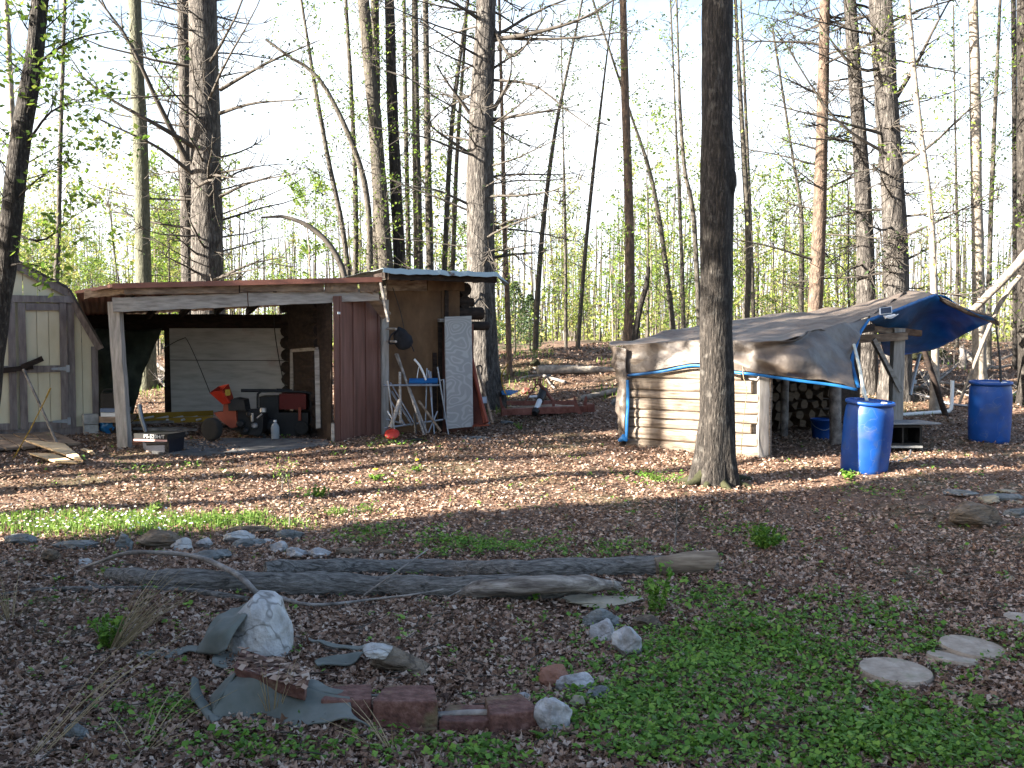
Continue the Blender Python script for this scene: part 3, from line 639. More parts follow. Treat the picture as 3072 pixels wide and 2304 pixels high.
# sapling prototypes and the young wood behind
def sapling_proto(i, kind):
    H = rnd.uniform(4.5, 7.5); r = rnd.uniform(.022, .04)
    t = thing('sapling', 'slender leafy sapling in the young wood behind the clearing', 'sapling', (0, 0, 0), 'saplings of the young wood')
    lean = Vector((rnd.uniform(-.08, .08), rnd.uniform(-.08, .08), 1))
    pts = [Vector((0, 0, -.2))]
    for k in range(10):
        pts.append(pts[-1] + (lean + Vector((rnd.uniform(-.05, .05), rnd.uniform(-.05, .05), 0))) * (H / 10))
    mb = MB(); mb.tube(pts, [r * (1 - .85 * k / 10) for k in range(11)], 6, 0); mb.build('trunk', [m_grey, m_maple, m_pale][i % 3], t)
    cb = MB(); lp = []
    for k in range(26):
        z = rnd.uniform(.12, .98); j = min(9, int(z * 10)); p = pts[j].lerp(pts[j + 1], z * 10 - j); an = rnd.uniform(0, 6.28)
        branch(cb, p, (math.cos(an), math.sin(an), rnd.uniform(.3, 1.0)), rnd.uniform(.5, 1.4) * (1.1 - .5 * z), .009, 5, 0, tl=.45, leafpts=lp, ln=kind, sides=3)
    cb.leaves(np.array(lp), .10, 1, up=.4); cb.build('crown', [m_twig, [m_leaf, m_leafy][i % 2]], t)
    return t
protos = [sapling_proto(i, 4 + (i % 3) * 2) for i in range(7)]
used = set(); cnt = 0
for k in range(215):
    d = rnd.uniform(26, 52); px = rnd.uniform(-250, 3320)
    if k >= 175: d = rnd.uniform(28, 45)
    if k < 60: px = rnd.uniform(-200, 560); 
    p = onto(px, d)
    i = k % 7; pr = protos[i]
    if i not in used: used.add(i); t = pr; 
    else:
        t = pr.copy(); C.objects.link(t)
        for ch in pr.children:
            c = ch.copy(); C.objects.link(c); c.parent = t
    t.location = p; t.rotation_euler = (0, 0, rnd.uniform(0, 6.28)); s = rnd.uniform(.55, 1.15) if k < 175 else rnd.uniform(.9, 1.45); t.scale = (s * .8, s * .8, s) if k >= 175 else (s, s, s)
# far wood
mb = MB()
for k in range(1000):
    d = rnd.uniform(50, 100); px = rnd.uniform(-300, 3370); p = onto(px, d); H = rnd.uniform(4, 10)
    q = p + Vector((rnd.uniform(-.6, .6), 0, H)); mb.tube([p - Vector((0, 0, .3)), p.lerp(q, .5) + Vector((rnd.uniform(-.15, .15), 0, 0)), q], [rnd.uniform(.04, .09), .045, .015], 4, 0, cap=False)
n = 31000
d = rng.uniform(46, 100, n); px = rng.uniform(-350, 3420, n); x = (px - 1536) / FOC * d
hh = np.abs(rng.normal(0, 1, n)) * (1.7 + 1.2 * np.sin(x * .23 + 1) * np.sin(x * .11 + d * .05)) + np.where(x / d < -.30, rng.uniform(0, 5.5, n) * rng.random(n), 0)
mb.leaves(np.stack([x, d, gh(x, d) + .1 + hh], 1), .26, 1, up=.3)
o = mb.build('far_wood', [m_grey, m_leafy]); o['kind'] = 'stuff'; tag(o, 'hazy distant wood of thin stems and pale new leaves', 'woodland')
# evergreen shrubs near the lone pine
for px, d, h, lab in ((1545, 25, 1.7, 'dark green young evergreen to the right of the lone pine'), (1590, 26.5, 1.4, 'smaller young evergreen beside the slim brown trunk')):
    b = onto(px, d); t = thing('evergreen_shrub', lab, 'shrub', b)
    mb = MB(); mb.tube([b, b + Vector((0, 0, h))], [.03, .006], 5, 0); mb.build('stem', m_twig, t)
    n = 1500; zz = rng.random(n) ** .8; an = rng.uniform(0, 6.28, n); rr = (1 - zz) * h * .45 * np.sqrt(rng.random(n)) + .05
    mb = MB(); mb.leaves(np.stack([b.x + rr * np.cos(an), b.y + rr * np.sin(an), b.z + .1 + zz * h], 1), .09, 0, up=.2, asp=.35); mb.build('foliage', m_needle, t)
# ------------------------------------------------------------------ gambrel shed
fr = P(292, 1290, 15.3); a = R(30); e1 = Vector((math.cos(a), math.sin(a), 0)); e2 = Vector((-math.sin(a), math.cos(a), 0)); UP = Vector((0, 0, 1))
HW = 1.08; cen = fr - e1 * HW; cz = ground(cen.x, cen.y)
gs = thing('gambrel_shed', 'cream barn-roofed shed with grey trimmed double doors', 'shed', (cen.x, cen.y, cz))
def F(s, z, o=0.0): q = cen + e1 * s - e2 * o; return Vector((q.x, q.y, z))
prof = [(-1.14, 1.62), (-.70, 2.47), (0, 2.86), (.70, 2.47), (1.14, 1.62)]
def top(s):
    return float(np.interp(s, [-1.08, -.70, 0, .70, 1.08], [1.66, 2.45, 2.82, 2.45, 1.66]))
def planks(mb, s0, s1, zb, zt, wd, o, th, gap=.008, mat=0):
    n = max(1, round((s1 - s0) / wd)); st = (s1 - s0) / n
    for i in range(n):
        x0 = s0 + i * st + gap / 2; x1 = s0 + (i + 1) * st - gap / 2
        z0, z1_ = (zt(x0), zt(x1)) if callable(zt) else (zt, zt)
        mb.box8([F(x0, zb, o), F(x1, zb, o), F(x1, zb, o - th), F(x0, zb, o - th)], [F(x0, z0, o), F(x1, z1_, o), F(x1, z1_, o - th), F(x0, z0, o - th)], mat)
ZF = .38
mb = MB(); planks(mb, -1.08, 1.08, ZF, top, .2, 0, .03); mb.build('front_wall', m_cream, gs)
mb = MB()
mb.slab([F(-1.08, ZF, -.032), F(1.08, ZF, -.032), F(1.08, 1.66, -.032), F(-1.08, 1.66, -.032)], -.02)
for s in (-1, 1): mb.slab([F(s * 1.05, ZF, -.04), F(s * 1.05, ZF, -2.6), F(s * 1.05, 1.64, -2.6), F(s * 1.05, 1.64, -.04)], .03)
mb.build('side_wall', m_cream, gs)
mb = MB()
for i in range(4):
    (s0, za_), (s1, zb_) = prof[i], prof[i + 1]
    mb.slab([F(s0, za_, .1), F(s1, zb_, .1), F(s1, zb_, -2.7), F(s0, za_, -2.7)], .03)
mb.build('roof', m_shing, gs)
mb = MB()
for i in range(4):
    (s0, za_), (s1, zb_) = prof[i], prof[i + 1]
    mb.beam(F(s0, za_ - .06, .05), F(s1, zb_ - .06, .05), .04, .11, up=(-(zb_ - za_) * e1.x, 0, s1 - s0))
for s in (-1.06, 1.06): mb.beam(F(s, ZF, .022), F(s, 1.6, .022), .09, .04, up=e2)
mb.build('fascia', m_trim, gs)
mb = MB(); mb.beam(F(-1.08, ZF - .07, .02), F(1.08, ZF - .07, .02), .05, .15); mb.build('skirt_board', m_trim, gs)
DZ = 2.25
mb = MB()
for s in (-.73, .73): mb.beam(F(s, ZF, .03), F(s, DZ + .1, .03), .10, .04, up=e2, seg=6, jit=.003)
mb.beam(F(-.78, DZ + .06, .055), F(.78, DZ + .06, .055), .04, .10, seg=6, jit=.003)
mb.build('door_frame', m_trim, gs)
for sgn in (-1, 1):
    b = MB(); s0, s1 = (.025, .67) if sgn > 0 else (-.67, -.025)
    planks(b, s0 + .08, s1 - .08, ZF + .02, DZ - .02, .17, .035, .02); d_ = b.build('door', m_cream, gs)
    b = MB()
    for s in (s0 + .045, s1 - .045): b.beam(F(s, ZF, .058), F(s, DZ, .058), .10, .03, up=e2, seg=6, jit=.003)
    for z in (ZF + .05, 1.27, DZ - .06): b.beam(F(s0 + .1, z, .056), F(s1 - .1, z, .056), .028, .10, seg=3, jit=.003)
    b.build('door_trim', m_trim, d_); d_.name = 'door'
    for z in (ZF + .1, 1.27):
        b = MB(); so_ = s1 - .02 if sgn > 0 else s0 + .02
        b.slab([F(so_ - sgn * .2, z - .014, .078), F(so_, z - .03, .078), F(so_, z + .03, .078), F(so_ - sgn * .2, z + .014, .078)], .006 * sgn)
        b.slab([F(so_ + sgn * .002, z - .055, .08), F(so_ + sgn * .05, z - .055, .08), F(so_ + sgn * .05, z + .055, .08), F(so_ + sgn * .002, z + .055, .08)], .006 * sgn)
        b.build('hinge', m_galv, d_)
b = MB(); b.beam(F(-.5, 1.22, .12), F(.2, 1.31, .12), .04, .07, seg=4, jit=.006); b.beam(F(.05, 1.30, .16), F(.33, 1.43, .16), .03, .08, seg=3, jit=.006)
tag(b.build('wooden_latch_bar', m_dark, loc=F(0, 1.27, .12)), 'rough wooden bar wedged across the cream shed doors', 'latch bar')
q0 = P(272, 1320, 15.15); b = MB(); gz = ground(q0.x, q0.y)
for z, ww in ((.0, .2), (.155, .21)): b.box8([q0 + e1 * sx * ww / 2 * 1 + e2 * sy * .1 + UP * (gz + z - q0.z) for sx, sy in ((-1, -1), (1, -1), (1, 1), (-1, 1))], [q0 + e1 * sx * ww / 2 + e2 * sy * .1 + UP * (gz + z + .145 - q0.z) for sx, sy in ((-1, -1), (1, -1), (1, 1), (-1, 1))])
tag(b.build('concrete_block', m_conc, loc=(q0.x, q0.y, gz)), 'grey concrete block pier propping the corner of the cream shed', 'concrete block')
# ramp, plywood, poles before the shed
b = MB()
for i in range(9):
    s = -1.15 + i * .19
    b.beam(F(s, ZF - .06, .10), F(s + .22, ground(*F(s + .22, 0, 1.5).xy) + .05, 1.5), .17, .03, seg=4, jit=.006)
t = b.build('plank_ramp', m_slabwd, loc=F(-.3, .2, .8)); tag(t, 'low weathered plank ramp in front of the cream shed doors', 'ramp')
def flat(pts, th=.02): return [G(x, y) + UP * l for x, y, l in pts]
b = MB(); q = flat([(72, 1352, .13), (250, 1402, .06), (236, 1386, .07), (195, 1360, .11)]); b.slab(q, .02)
tag(b.build('plywood_offcut', m_peeled, loc=q[0]), 'sunlit plywood offcut lying on the ramp, upper of two', 'plywood')
b = MB(); q = flat([(88, 1375, .05), (168, 1400, .045), (232, 1404, .045), (165, 1376, .05)]); b.slab(q, .02)
tag(b.build('plywood_offcut', m_peeled, loc=q[0]), 'sunlit plywood offcut on the ground under the first one', 'plywood')
b = MB(); q = flat([(244, 1362, .05), (285, 1376, .05), (276, 1366, .05), (252, 1360, .05)]); b.slab(q, .02)
tag(b.build('board_scrap', m_peeled, loc=q[0]), 'small pale board scrap in the leaves left of the lean-to post', 'board')
b = MB(); b.tube([P(26, 1400, 12.9), P(90, 1290, 13.05), P(143, 1185, 13.2)], .008, 6); b.tube([P(138, 1194, 13.19), P(152, 1164, 13.22)], .012, 6)
tag(b.build('marker_pole', m_yellow, loc=P(26, 1400, 12.9)), 'thin yellow driveway marker pole leaning before the cream shed', 'pole')
b = MB(); b.tube([P(70, 1108, 14.15), P(120, 1215, 13.95), P(174, 1336, 13.8)], .02, 7)
tag(b.build('prop_pole', m_dead, loc=P(174, 1336, 13.8)), 'grey stick propped against the cream shed doors', 'pole')

# ------------------------------------------------------------------ lean-to
lt = thing('lean_to', 'open lean-to with brown steel roof and heavy plank beam', 'lean-to', onto(700, 14.5))
mb = MB(); b0 = onto(369, 13.7, -.1); mb.beam(b0, P(345, 905, 13.7), .15, .15, up=(0, 1, 0), seg=10, jit=.004); mb.build('post', m_boardv, lt)
mb = MB()
def strip(x0, y0, d0, x1, y1, d1, h, th, seg=12, jit=.006, mat=0):
    mb.beam(P(x0, y0, d0), P(x1, y1, d1), th, h, mat, seg=seg, jit=jit)
strip(338, 915, 13.55, 742, 899, 14.05, .19, .05); strip(745, 899, 14.05, 1136, 882, 14.55, .185, .05)
mb.build('front_beam', m_board, lt)
for x0, x1, y0, y1 in ((372, 716, 868, 864), (720, 970, 862, 859), (974, 1072, 861, 860), (1080, 1140, 861, 861)):
    mb = MB(); f0 = (x0 - 338) / 800; f1 = (x1 - 338) / 800
    strip(x0, y0, 13.5 + f0, x1, y1, 13.5 + f1, .14, .06, 9, .012); mb.build('fascia_slab', m_slabwd, lt)
mb = MB(); strip(255, 884, 13.9, 392, 869, 13.56, .11, .05, 6, .012); mb.build('fascia_slab', m_slabwd, lt)
mb = MB()
FL, FE, FRa, FRb = P(337, 851, 13.42), P(226, 873, 14.15), P(960, 836, 14.15), P(1146, 832, 14.4)
BL, BR = P(250, 950, 17.3), P(872, 915, 17.3)
def corr(A, B, Cc, D, n, amp):   # corrugated sheet, A-B front edge, D-C back edge
    vs = []; fs = []
    for i in range(n + 1):
        t = i / n; z = amp * (1 if i % 2 else -1)
        vs += [A.lerp(B, t) + UP * z, D.lerp(Cc, t) + UP * z]
    vs2 = [v - UP * .012 for v in vs]; m = len(vs)
    for i in range(n):
        k = i * 2; fs += [(k, k + 2, k + 3, k + 1), (m + k + 1, m + k + 3, m + k + 2, m + k), (k, m + k, m + k + 2, k + 2), (k + 1, k + 3, m + k + 3, m + k + 1)]
    mb.add(vs + vs2, fs, 0)
corr(FE, FL, BL.lerp(BR, .12), BL, 10, .006); corr(FL, FRa, BR, BL.lerp(BR, .12), 46, .008)
corr(FRa, FRb, P(1146, 842, 14.85), P(960, 856, 15.2), 12, .008)
mb.beam(FL - UP * .03, FRa - UP * .03, .01, .07); mb.beam(FRa - UP * .03, FRb - UP * .03, .01, .07); mb.beam(FE - UP * .02, FL - UP * .03, .01, .04)
mb.build('roof', m_rustroof, lt)
for i in range(6):
    t = .1 + i * .17; mb = MB(); A = FL.lerp(FRa, t) - UP * .10; B = BL.lerp(BR, t * .95 + .05) - UP * .08
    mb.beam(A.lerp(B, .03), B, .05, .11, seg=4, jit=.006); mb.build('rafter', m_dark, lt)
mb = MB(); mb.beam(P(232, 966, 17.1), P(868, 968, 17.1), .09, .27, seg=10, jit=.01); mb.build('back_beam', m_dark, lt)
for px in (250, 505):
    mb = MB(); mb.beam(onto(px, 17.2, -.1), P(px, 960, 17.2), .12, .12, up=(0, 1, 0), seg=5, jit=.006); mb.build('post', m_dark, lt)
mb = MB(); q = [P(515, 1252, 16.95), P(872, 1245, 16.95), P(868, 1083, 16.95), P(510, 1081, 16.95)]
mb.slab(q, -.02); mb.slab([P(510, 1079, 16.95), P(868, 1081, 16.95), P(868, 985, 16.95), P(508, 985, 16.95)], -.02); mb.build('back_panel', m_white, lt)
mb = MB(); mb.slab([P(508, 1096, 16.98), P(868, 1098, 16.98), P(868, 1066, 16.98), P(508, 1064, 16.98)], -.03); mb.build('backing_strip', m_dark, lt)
mb = MB(); mb.beam(P(1098, 872, 14.5), P(1160, 948, 14.75), .06, .14, up=(1, 0, 0), seg=5, jit=.006); mb.build('brace', m_slabwd, lt)
mb = MB(); mb.beam(P(1142, 848, 14.42), P(1165, 964, 14.5), .03, .13, up=(0, 1, 0), seg=5, jit=.003); mb.build('hanging_board', m_board, lt)
# hanging dark tarp at the back left
mb = MB(); mb.patch([[P(285, 985, 16.9), P(390, 990, 16.9), P(488, 985, 16.85)], [P(288, 1060, 16.8), P(390, 1070, 16.7), P(455, 1060, 16.8)], [P(292, 1140, 16.8), P(375, 1150, 16.6), P(428, 1135, 16.8)], [P(296, 1250, 16.8), P(360, 1240, 16.7), P(400, 1245, 16.8)]], 28, 22, 0, .045, 2.5, 3)
o = mb.build('hanging_tarp', m_green_t, loc=P(380, 985, 16.9), solid=.006); tag(o, 'dark green tarp hanging across the back left of the lean-to', 'tarp')
# cords
mb = MB(); mb.tube(resample([P(485, 1048, 16.9), P(540, 1018, 16.7), P(556, 1012, 16.7), P(590, 1080, 16), P(630, 1178, 15.2)], 14), .007, 5); tag(mb.build('cord', m_black, loc=P(556, 1012, 16.7)), 'dark cord tied on the white panel and slanting to the red hopper', 'cord')
mb = MB(); mb.tube(resample([P(820, 935, 16.9), P(826, 1010, 16.5), P(845, 1120, 15.8), P(858, 1165, 15.4)], 12), .008, 5); tag(mb.build('cord', m_black, loc=P(820, 935, 16.9)), 'black cord hanging down in front of the white panel to the generator', 'cord')
# concrete pad
mb = MB(); pts = [(455, 1362), (520, 1368), (640, 1369), (760, 1362), (860, 1356), (985, 1340), (980, 1325), (860, 1322), (640, 1320), (480, 1336)]
low = [G(*q) for q in pts]; n = len(low); mb.add([v + UP * .035 for v in low] + [v - UP * .05 for v in low], [tuple(range(n))] + [(i, n + i, n + (i + 1) % n, (i + 1) % n) for i in range(n)], 0)
o = mb.build('concrete_pad', M('dark_concrete', [(.05, .05, .052), (.09, .09, .092), (.13, .13, .128)], 6, bump=.4)); o['kind'] = 'structure'

# things stored at the left of the lean-to
def boxat(mb, px0, px1, y0, y1, d, dep, mat=0, skew=0.0):
    b = [P(px0, y1, d), P(px1, y1, d), P(px1, y1, d), P(px0, y1, d)]
    zt = P(px0, y0, d).z
    b = [b[0], b[1], b[2] + Vector((skew, dep, 0)), b[3] + Vector((skew, dep, 0))]
    mb.box8(b, [Vector((p.x, p.y, zt)) for p in b], mat)
t = thing('work_bench', 'low brown plank shelf between the cream shed and the lean-to post', 'shelf', onto(335, 15.2))
mb = MB(); boxat(mb, 298, 372, 1251, 1268, 15.0, .5); mb.build('shelf_board', m_slabwd, t)
for px in (304, 366):
    mb = MB(); mb.beam(onto(px, 15.25, -.02), P(px, 1262, 15.25), .06, .06, up=(0, 1, 0)); mb.build('leg', m_dark, t)
t = thing('cooler', 'flat blue and white cooler lid lying on the plank shelf', 'cooler', P(335, 1251, 15.1))
mb = MB(); boxat(mb, 302, 364, 1238, 1250, 15.05, .34); mb.build('body', m_wht, t)
mb = MB(); boxat(mb, 300, 366, 1226, 1237, 15.04, .37); mb.build('lid', M('slate_blue', [(.10, .14, .22), (.16, .2, .28)], 4), t)
t = thing('tool_case', 'black hard tool case standing on the blue cooler', 'case', P(325, 1224, 15.2))
mb = MB(); boxat(mb, 302, 344, 1180, 1225, 15.15, .16); mb.build('body', m_black, t)
mb = MB(); mb.tube(resample([P(308, 1180, 15.2), P(312, 1170, 15.2), P(336, 1168, 15.2), P(340, 1179, 15.2)], 8), .012, 6); mb.build('handle', m_black, t)
for i, (px, py, c, r0, lab) in enumerate([(326, 1290, m_blue, .12, 'crumpled blue plastic heap under the plank shelf'), (352, 1300, m_black, .13, 'black rubbish bag beside the lean-to post')]):
    g0 = onto(px, 15.2); mb = MB(); vs = []
    import bmesh
    bm = bmesh.new(); bmesh.ops.create_icosphere(bm, subdivisions=3, radius=1)
    vs = [g0 + Vector((v.co.x * r0 * 1.3, v.co.y * r0, max(-.02, v.co.z * r0 * 1.3 + r0))) * 1 + v.co * .06 * mn.noise(v.co * 3 + Vector((i * 7, 0, 0))) for v in bm.verts]
    mb.add(vs, [tuple(v.index for v in f.verts) for f in bm.faces], 0, True); bm.free()
    tag(mb.build('plastic_bag', c, loc=g0), lab, 'bag')
# bin with lettering
bx = thing('storage_box', 'dark box with a pink stripe and white lettering at the foot of the lean-to post', 'box', onto(462, 13.35))
B0, B1 = P(428, 1375, 13.32), P(508, 1372, 13.2); gz = ground(B0.x, B0.y)
dv = (B1 - B0); dv.z = 0; dn = Vector((-dv.y, dv.x, 0)).normalized()
zt = P(440, 1316, 13.3).z
mb = MB(); bb = [B0, B1, B1 + dn * .34, B0 + dn * .34]
cxy = sum(bb, Vector()) / 4
mb.box8([Vector((p.x, p.y, gz)) for p in [cxy + (p - cxy) * .94 for p in bb]], [Vector((p.x, p.y, zt)) for p in bb]); mb.build('body', M('navy_box', [(.006, .007, .012), (.014, .016, .024)], 5, rough=.4, bump=.1), bx)
mb = MB(); l0, l1 = P(402, 1312, 13.26), P(502, 1310, 13.15); bb2 = [l0, l1, l1 + dn * .4, l0 + dn * .4]
mb.box8([Vector((p.x, p.y, zt + .001)) for p in bb2], [Vector((p.x, p.y, zt + .075)) for p in bb2]); mb.box8([Vector((p.x, p.y, zt + .076)) + (cxy - p) * .12 for p in bb2], [Vector((p.x, p.y, zt + .12)) + (cxy - p) * .3 for p in bb2]); ld = mb.build('lid', m_black, bx)
mb = MB(); off = -dn * .004; zz = zt - .008
mb.slab([Vector((l0.x, l0.y, zz - .016)) + off, Vector((l1.x, l1.y, zz - .016)) + off, Vector((l1.x, l1.y, zz + .008)) + off, Vector((l0.x, l0.y, zz + .008)) + off], .006); mb.build('stripe', M('pink_tape', [(.55, .32, .30), (.62, .4, .37)], 4, bump=0), bx)
cu = bpy.data.curves.new('lettering', 'FONT'); cu.body = 'PS-520H/T'; cu.size = .07; cu.extrude = .001; cu.space_character = 1.05
tx = bpy.data.objects.new('lettering', cu); C.objects.link(tx); cu.materials.append(m_wht)
tx0 = tx; bpy.context.view_layer.update(); lme = bpy.data.meshes.new_from_object(tx.evaluated_get(bpy.context.evaluated_depsgraph_get())); bpy.data.objects.remove(tx); tx = bpy.data.objects.new('lettering', lme); C.objects.link(tx)
ang = math.atan2(dv.y, dv.x); p = l0.lerp(l1, .30) + off * 1.5; p.z = zt + .018
tx.parent = bx; tx.location = p - Vector(bx['_w']); tx.rotation_euler = (R(90), 0, ang)
for k, (f0, z0_, f1, z1_) in enumerate([(.62, .05, .98, .06), (.66, .03, 1, .035), (.7, .075, .97, .09)]):
    pass
t = thing('carton', 'small brown cardboard carton between the lean-to post and the dark box', 'carton', onto(415, 13.9))
mb = MB(); boxat(mb, 396, 432, 1320, 1364, 13.9, .25); mb.build('body', m_rred, t)
mb = MB(); boxat(mb, 428, 436, 1318, 1364, 13.86, .24); mb.build('flap', m_peeled, t)
mb = MB(); mb.beam(P(368, 1368, 13.45), P(420, 1352, 13.5), .03, .02, seg=4, jit=.004); mb.beam(P(372, 1378, 13.4), P(424, 1366, 13.45), .03, .1, seg=4, jit=.006)
tag(mb.build('split_board', m_slabwd, loc=P(395, 1368, 13.45)), 'split board lying at the foot of the lean-to post', 'board')
mb = MB(); mb.tube([onto(432, 15.0, .1), P(424, 1250, 15), P(418, 1214, 15.05)], [.035, .035, .035], 12); tag(mb.build('metal_pipe', m_galv, loc=onto(432, 15)), 'upright grey pipe stub behind the dark box', 'pipe')
mb = MB(); mb.tube(resample([P(412, 1222, 15.1), P(406, 1232, 15.1), P(412, 1245, 15), P(396, 1265, 15), P(384, 1275, 15)], 14), .008, 5); tag(mb.build('cable', m_black, loc=P(412, 1222, 15)), 'black cable looped beside the grey pipe stub', 'cable')
# ladder
t = thing('ladder', 'yellow ladder with pale rungs lying behind the dark box', 'ladder', onto(470, 16.3))
for dy, yy in ((0, 1262), (.42, 1245)):
    mb = MB(); mb.beam(P(380, yy + 4, 16.1 + dy), P(640, yy - 6, 16.3 + dy), .035, .085); mb.build('rail', m_yellow, t)
for px in (410, 455, 500, 545, 590):
    mb = MB(); A = P(px, 1260, 16.15); mb.tube([A, A + Vector((.12, .42, .02))], .018, 7); mb.build('rung', m_wht, t)
for i, (x0, y0, x1, y1, d) in enumerate([(400, 1292, 560, 1268, 15.6), (430, 1300, 590, 1282, 15.3), (392, 1283, 520, 1272, 15.9), (455, 1312, 560, 1296, 15.0)]):
    mb = MB(); A = P(x0, y0, d); B = P(x1, y1, d + .3); A.z = ground(A.x, A.y) + .06 + .03 * (i % 3); B.z = ground(B.x, B.y) + .06 + .03 * (i % 3)
    mb.beam(A, B, .16, .035, seg=5, jit=.005)
    tag(mb.build('plank', m_dead, loc=A), ['long grey plank on the lean-to floor, rear of the stack', 'grey plank nearest the chipper on the lean-to floor', 'short grey plank beside the ladder rail', 'front grey plank behind the dark box'][i], 'plank', 'planks on the lean-to floor')

# ------------------------------------------------------------------ chipper
ch = thing('wood_chipper', 'orange-red wood chipper with a tilted square hopper and black engine', 'wood chipper', onto(690, 14.6))
def ppx(pts, d, dep, mat=0, mbx=None):
    """prism: outline in pixels at depth d, extruded away by dep metres"""
    A = [P(x, y, d) for x, y in pts]; B = [p + Vector((0, dep, 0)) for p in A]; n = len(A)
    mbx.add(A + B, [tuple(range(n - 1, -1, -1)), tuple(range(n, 2 * n))] + [(i, (i + 1) % n, n + (i + 1) % n, n + i) for i in range(n)], mat)
cx = lambda x, y: (600 + x / 5.027, 1040 + y / 5.027)
mb = MB(); ring = [cx(145, 690), cx(275, 600), cx(425, 565), cx(500, 775), cx(440, 850), cx(355, 860)]
# hopper: open flared box
A = [P(*cx(145, 690), 14.55), P(*cx(275, 600), 14.95), P(*cx(425, 565), 14.75), P(*cx(330, 655), 14.4)]
Bq = [P(*cx(345, 865), 14.55), P(*cx(400, 860), 14.8), P(*cx(500, 780), 14.75), P(*cx(450, 850), 14.45)]
for i in range(4):
    j = (i + 1) % 4; mb.slab([A[i], A[j], Bq[j], Bq[i]], .008)
mb.build('hopper', m_red, ch)
mb = MB(); c0 = P(*cx(415, 690), 14.42); mb.slab([c0 + Vector((-.035, .0, -.05)), c0 + Vector((.035, .03, -.045)), c0 + Vector((.03, .03, .045)), c0 + Vector((-.035, 0, .04))], -.006); mb.build('warning_sticker', m_yellow, ch)
mb = MB(); ppx([cx(355, 850), cx(470, 830), cx(540, 950), cx(560, 1210), cx(470, 1230), cx(330, 1130), cx(200, 995), cx(345, 985)], 14.55, .3, 0, mb); mb.build('body', m_orred, ch)
mb = MB(); ppx([cx(420, 830), cx(520, 775), cx(660, 800), cx(690, 960), cx(430, 970)], 14.5, .28, 0, mb); mb.lathe([(.02, 0), (.11, .01), (.12, .05), (.05, .07)], P(*cx(600, 930), 14.62), 14); mb.build('engine_cover', m_black, ch)
mb = MB(); ppx([cx(560, 960), cx(900, 950), cx(960, 1010), cx(940, 1280), cx(900, 1330), cx(640, 1330), cx(560, 1200)], 14.62, .26, 0, mb)
for x, y, r in ((620, 1160, .06), (760, 1010, .05), (700, 1260, .05)): mb.lathe([(r, 0), (r, .05), (r * .6, .07)], P(*cx(x, y), 14.6), 12, 0, Matrix.Rotation(R(90), 3, 'X'))
mb.build('engine', m_black, ch)
mb = MB(); mb.tube([P(*cx(790, 1000), 14.55), P(*cx(790, 1130), 14.55)], .022, 8); mb.tube([P(*cx(860, 1080), 14.52), P(*cx(935, 1015), 14.52)], .014, 7); mb.lathe([(.045, 0), (.05, .03), (.03, .05)], P(*cx(830, 1190), 14.6), 12, 0, Matrix.Rotation(R(90), 3, 'X')); mb.lathe([(.05, 0), (.05, .06)], P(*cx(950, 985), 14.55), 12)
mb.build('exhaust', m_steel, ch)
def wheel(parent, c, r, wd, axis_yaw):
    Mx = Matrix.Rotation(axis_yaw, 3, 'Z') @ Matrix.Rotation(R(90), 3, 'X')
    mb = MB(); mb.lathe([(r * .62, -wd * .45), (r * .9, -wd / 2), (r, -wd * .3), (r * 1.01, 0), (r, wd * .3), (r * .9, wd / 2), (r * .62, wd * .45)], c, 26, 0, Mx); ty = mb.build('wheel', m_rub, parent)
    mb = MB(); mb.lathe([(.02, -wd * .5), (r * .2, -wd * .5), (r * .3, -wd * .35), (r * .58, -wd * .33), (r * .62, -wd * .44), (r * .62, wd * .44), (.02, wd * .4)], c, 22, 0, Mx); mb.build('rim', m_wht, ty)
c0 = P(636, 1308, 14.35); c0.z = ground(c0.x, c0.y) + .19
wheel(ch, c0, .165, .11, R(-22)); c1 = c0 + Vector((.27, .68, .02)); wheel(ch, c1, .165, .11, R(-22))
mb = MB(); mb.tube([c0, c1], .018, 7); mb.beam(c0.lerp(c1, .5), P(*cx(900, 1340), 14.75), .06, .05); mb.beam(P(*cx(480, 1230), 14.7), P(*cx(980, 1330), 14.7), .05, .04); mb.tube([P(*cx(940, 1330), 14.7), onto(795, 14.7)], .018, 7); mb.build('axle', m_black, ch)
mb = MB(); mb.tube([P(*cx(620, 662), 15.1), P(*cx(1390, 662), 15.15)], [.026, .022], 8); mb.tube([P(*cx(1150, 660), 15.1), P(*cx(1320, 664), 15.15)], .03, 8)
tag(mb.build('iron_bar', m_black, loc=P(724, 1171, 15.1)), 'long black bar resting across the top of the generator frame', 'bar')
# generator
ge = thing('generator', 'black-framed generator with a dark red tank behind the white jug', 'generator', onto(850, 15.2))
mb = MB()
for dd in (0, .45):
    mb.tube(resample([onto(773, 15.05 + dd, .1), P(773, 1215, 15.05 + dd), P(774, 1180, 15.05 + dd), P(784, 1174, 15.05 + dd), P(850, 1174, 15.1 + dd), P(925, 1178, 15.15 + dd), P(932, 1190, 15.15 + dd), onto(932, 15.15 + dd, .1)], 26), .018, 7)
mb.build('frame', m_black, ge)
mb = MB(); boxat(mb, 838, 918, 1182, 1228, 15.12, .42); boxat(mb, 846, 908, 1176, 1182, 15.16, .34); mb.build('tank', M('dark_red_paint', [(.07, .004, .004), (.1, .007, .007)], 4, rough=.35, bump=0), ge)
mb = MB(); boxat(mb, 778, 836, 1190, 1238, 15.12, .4); boxat(mb, 800, 925, 1238, 1312, 15.12, .42); mb.lathe([(.1, 0), (.12, .04), (.12, .12), (.05, .15)], P(815, 1275, 15.1), 16, 0, Matrix.Rotation(R(90), 3, 'X')); mb.build('engine', m_black, ge)
for px in (800, 905):
    c0 = P(px, 1310, 15.05); c0.z = ground(c0.x, c0.y) + .15; wheel(ge, c0, .11, .07, 0)
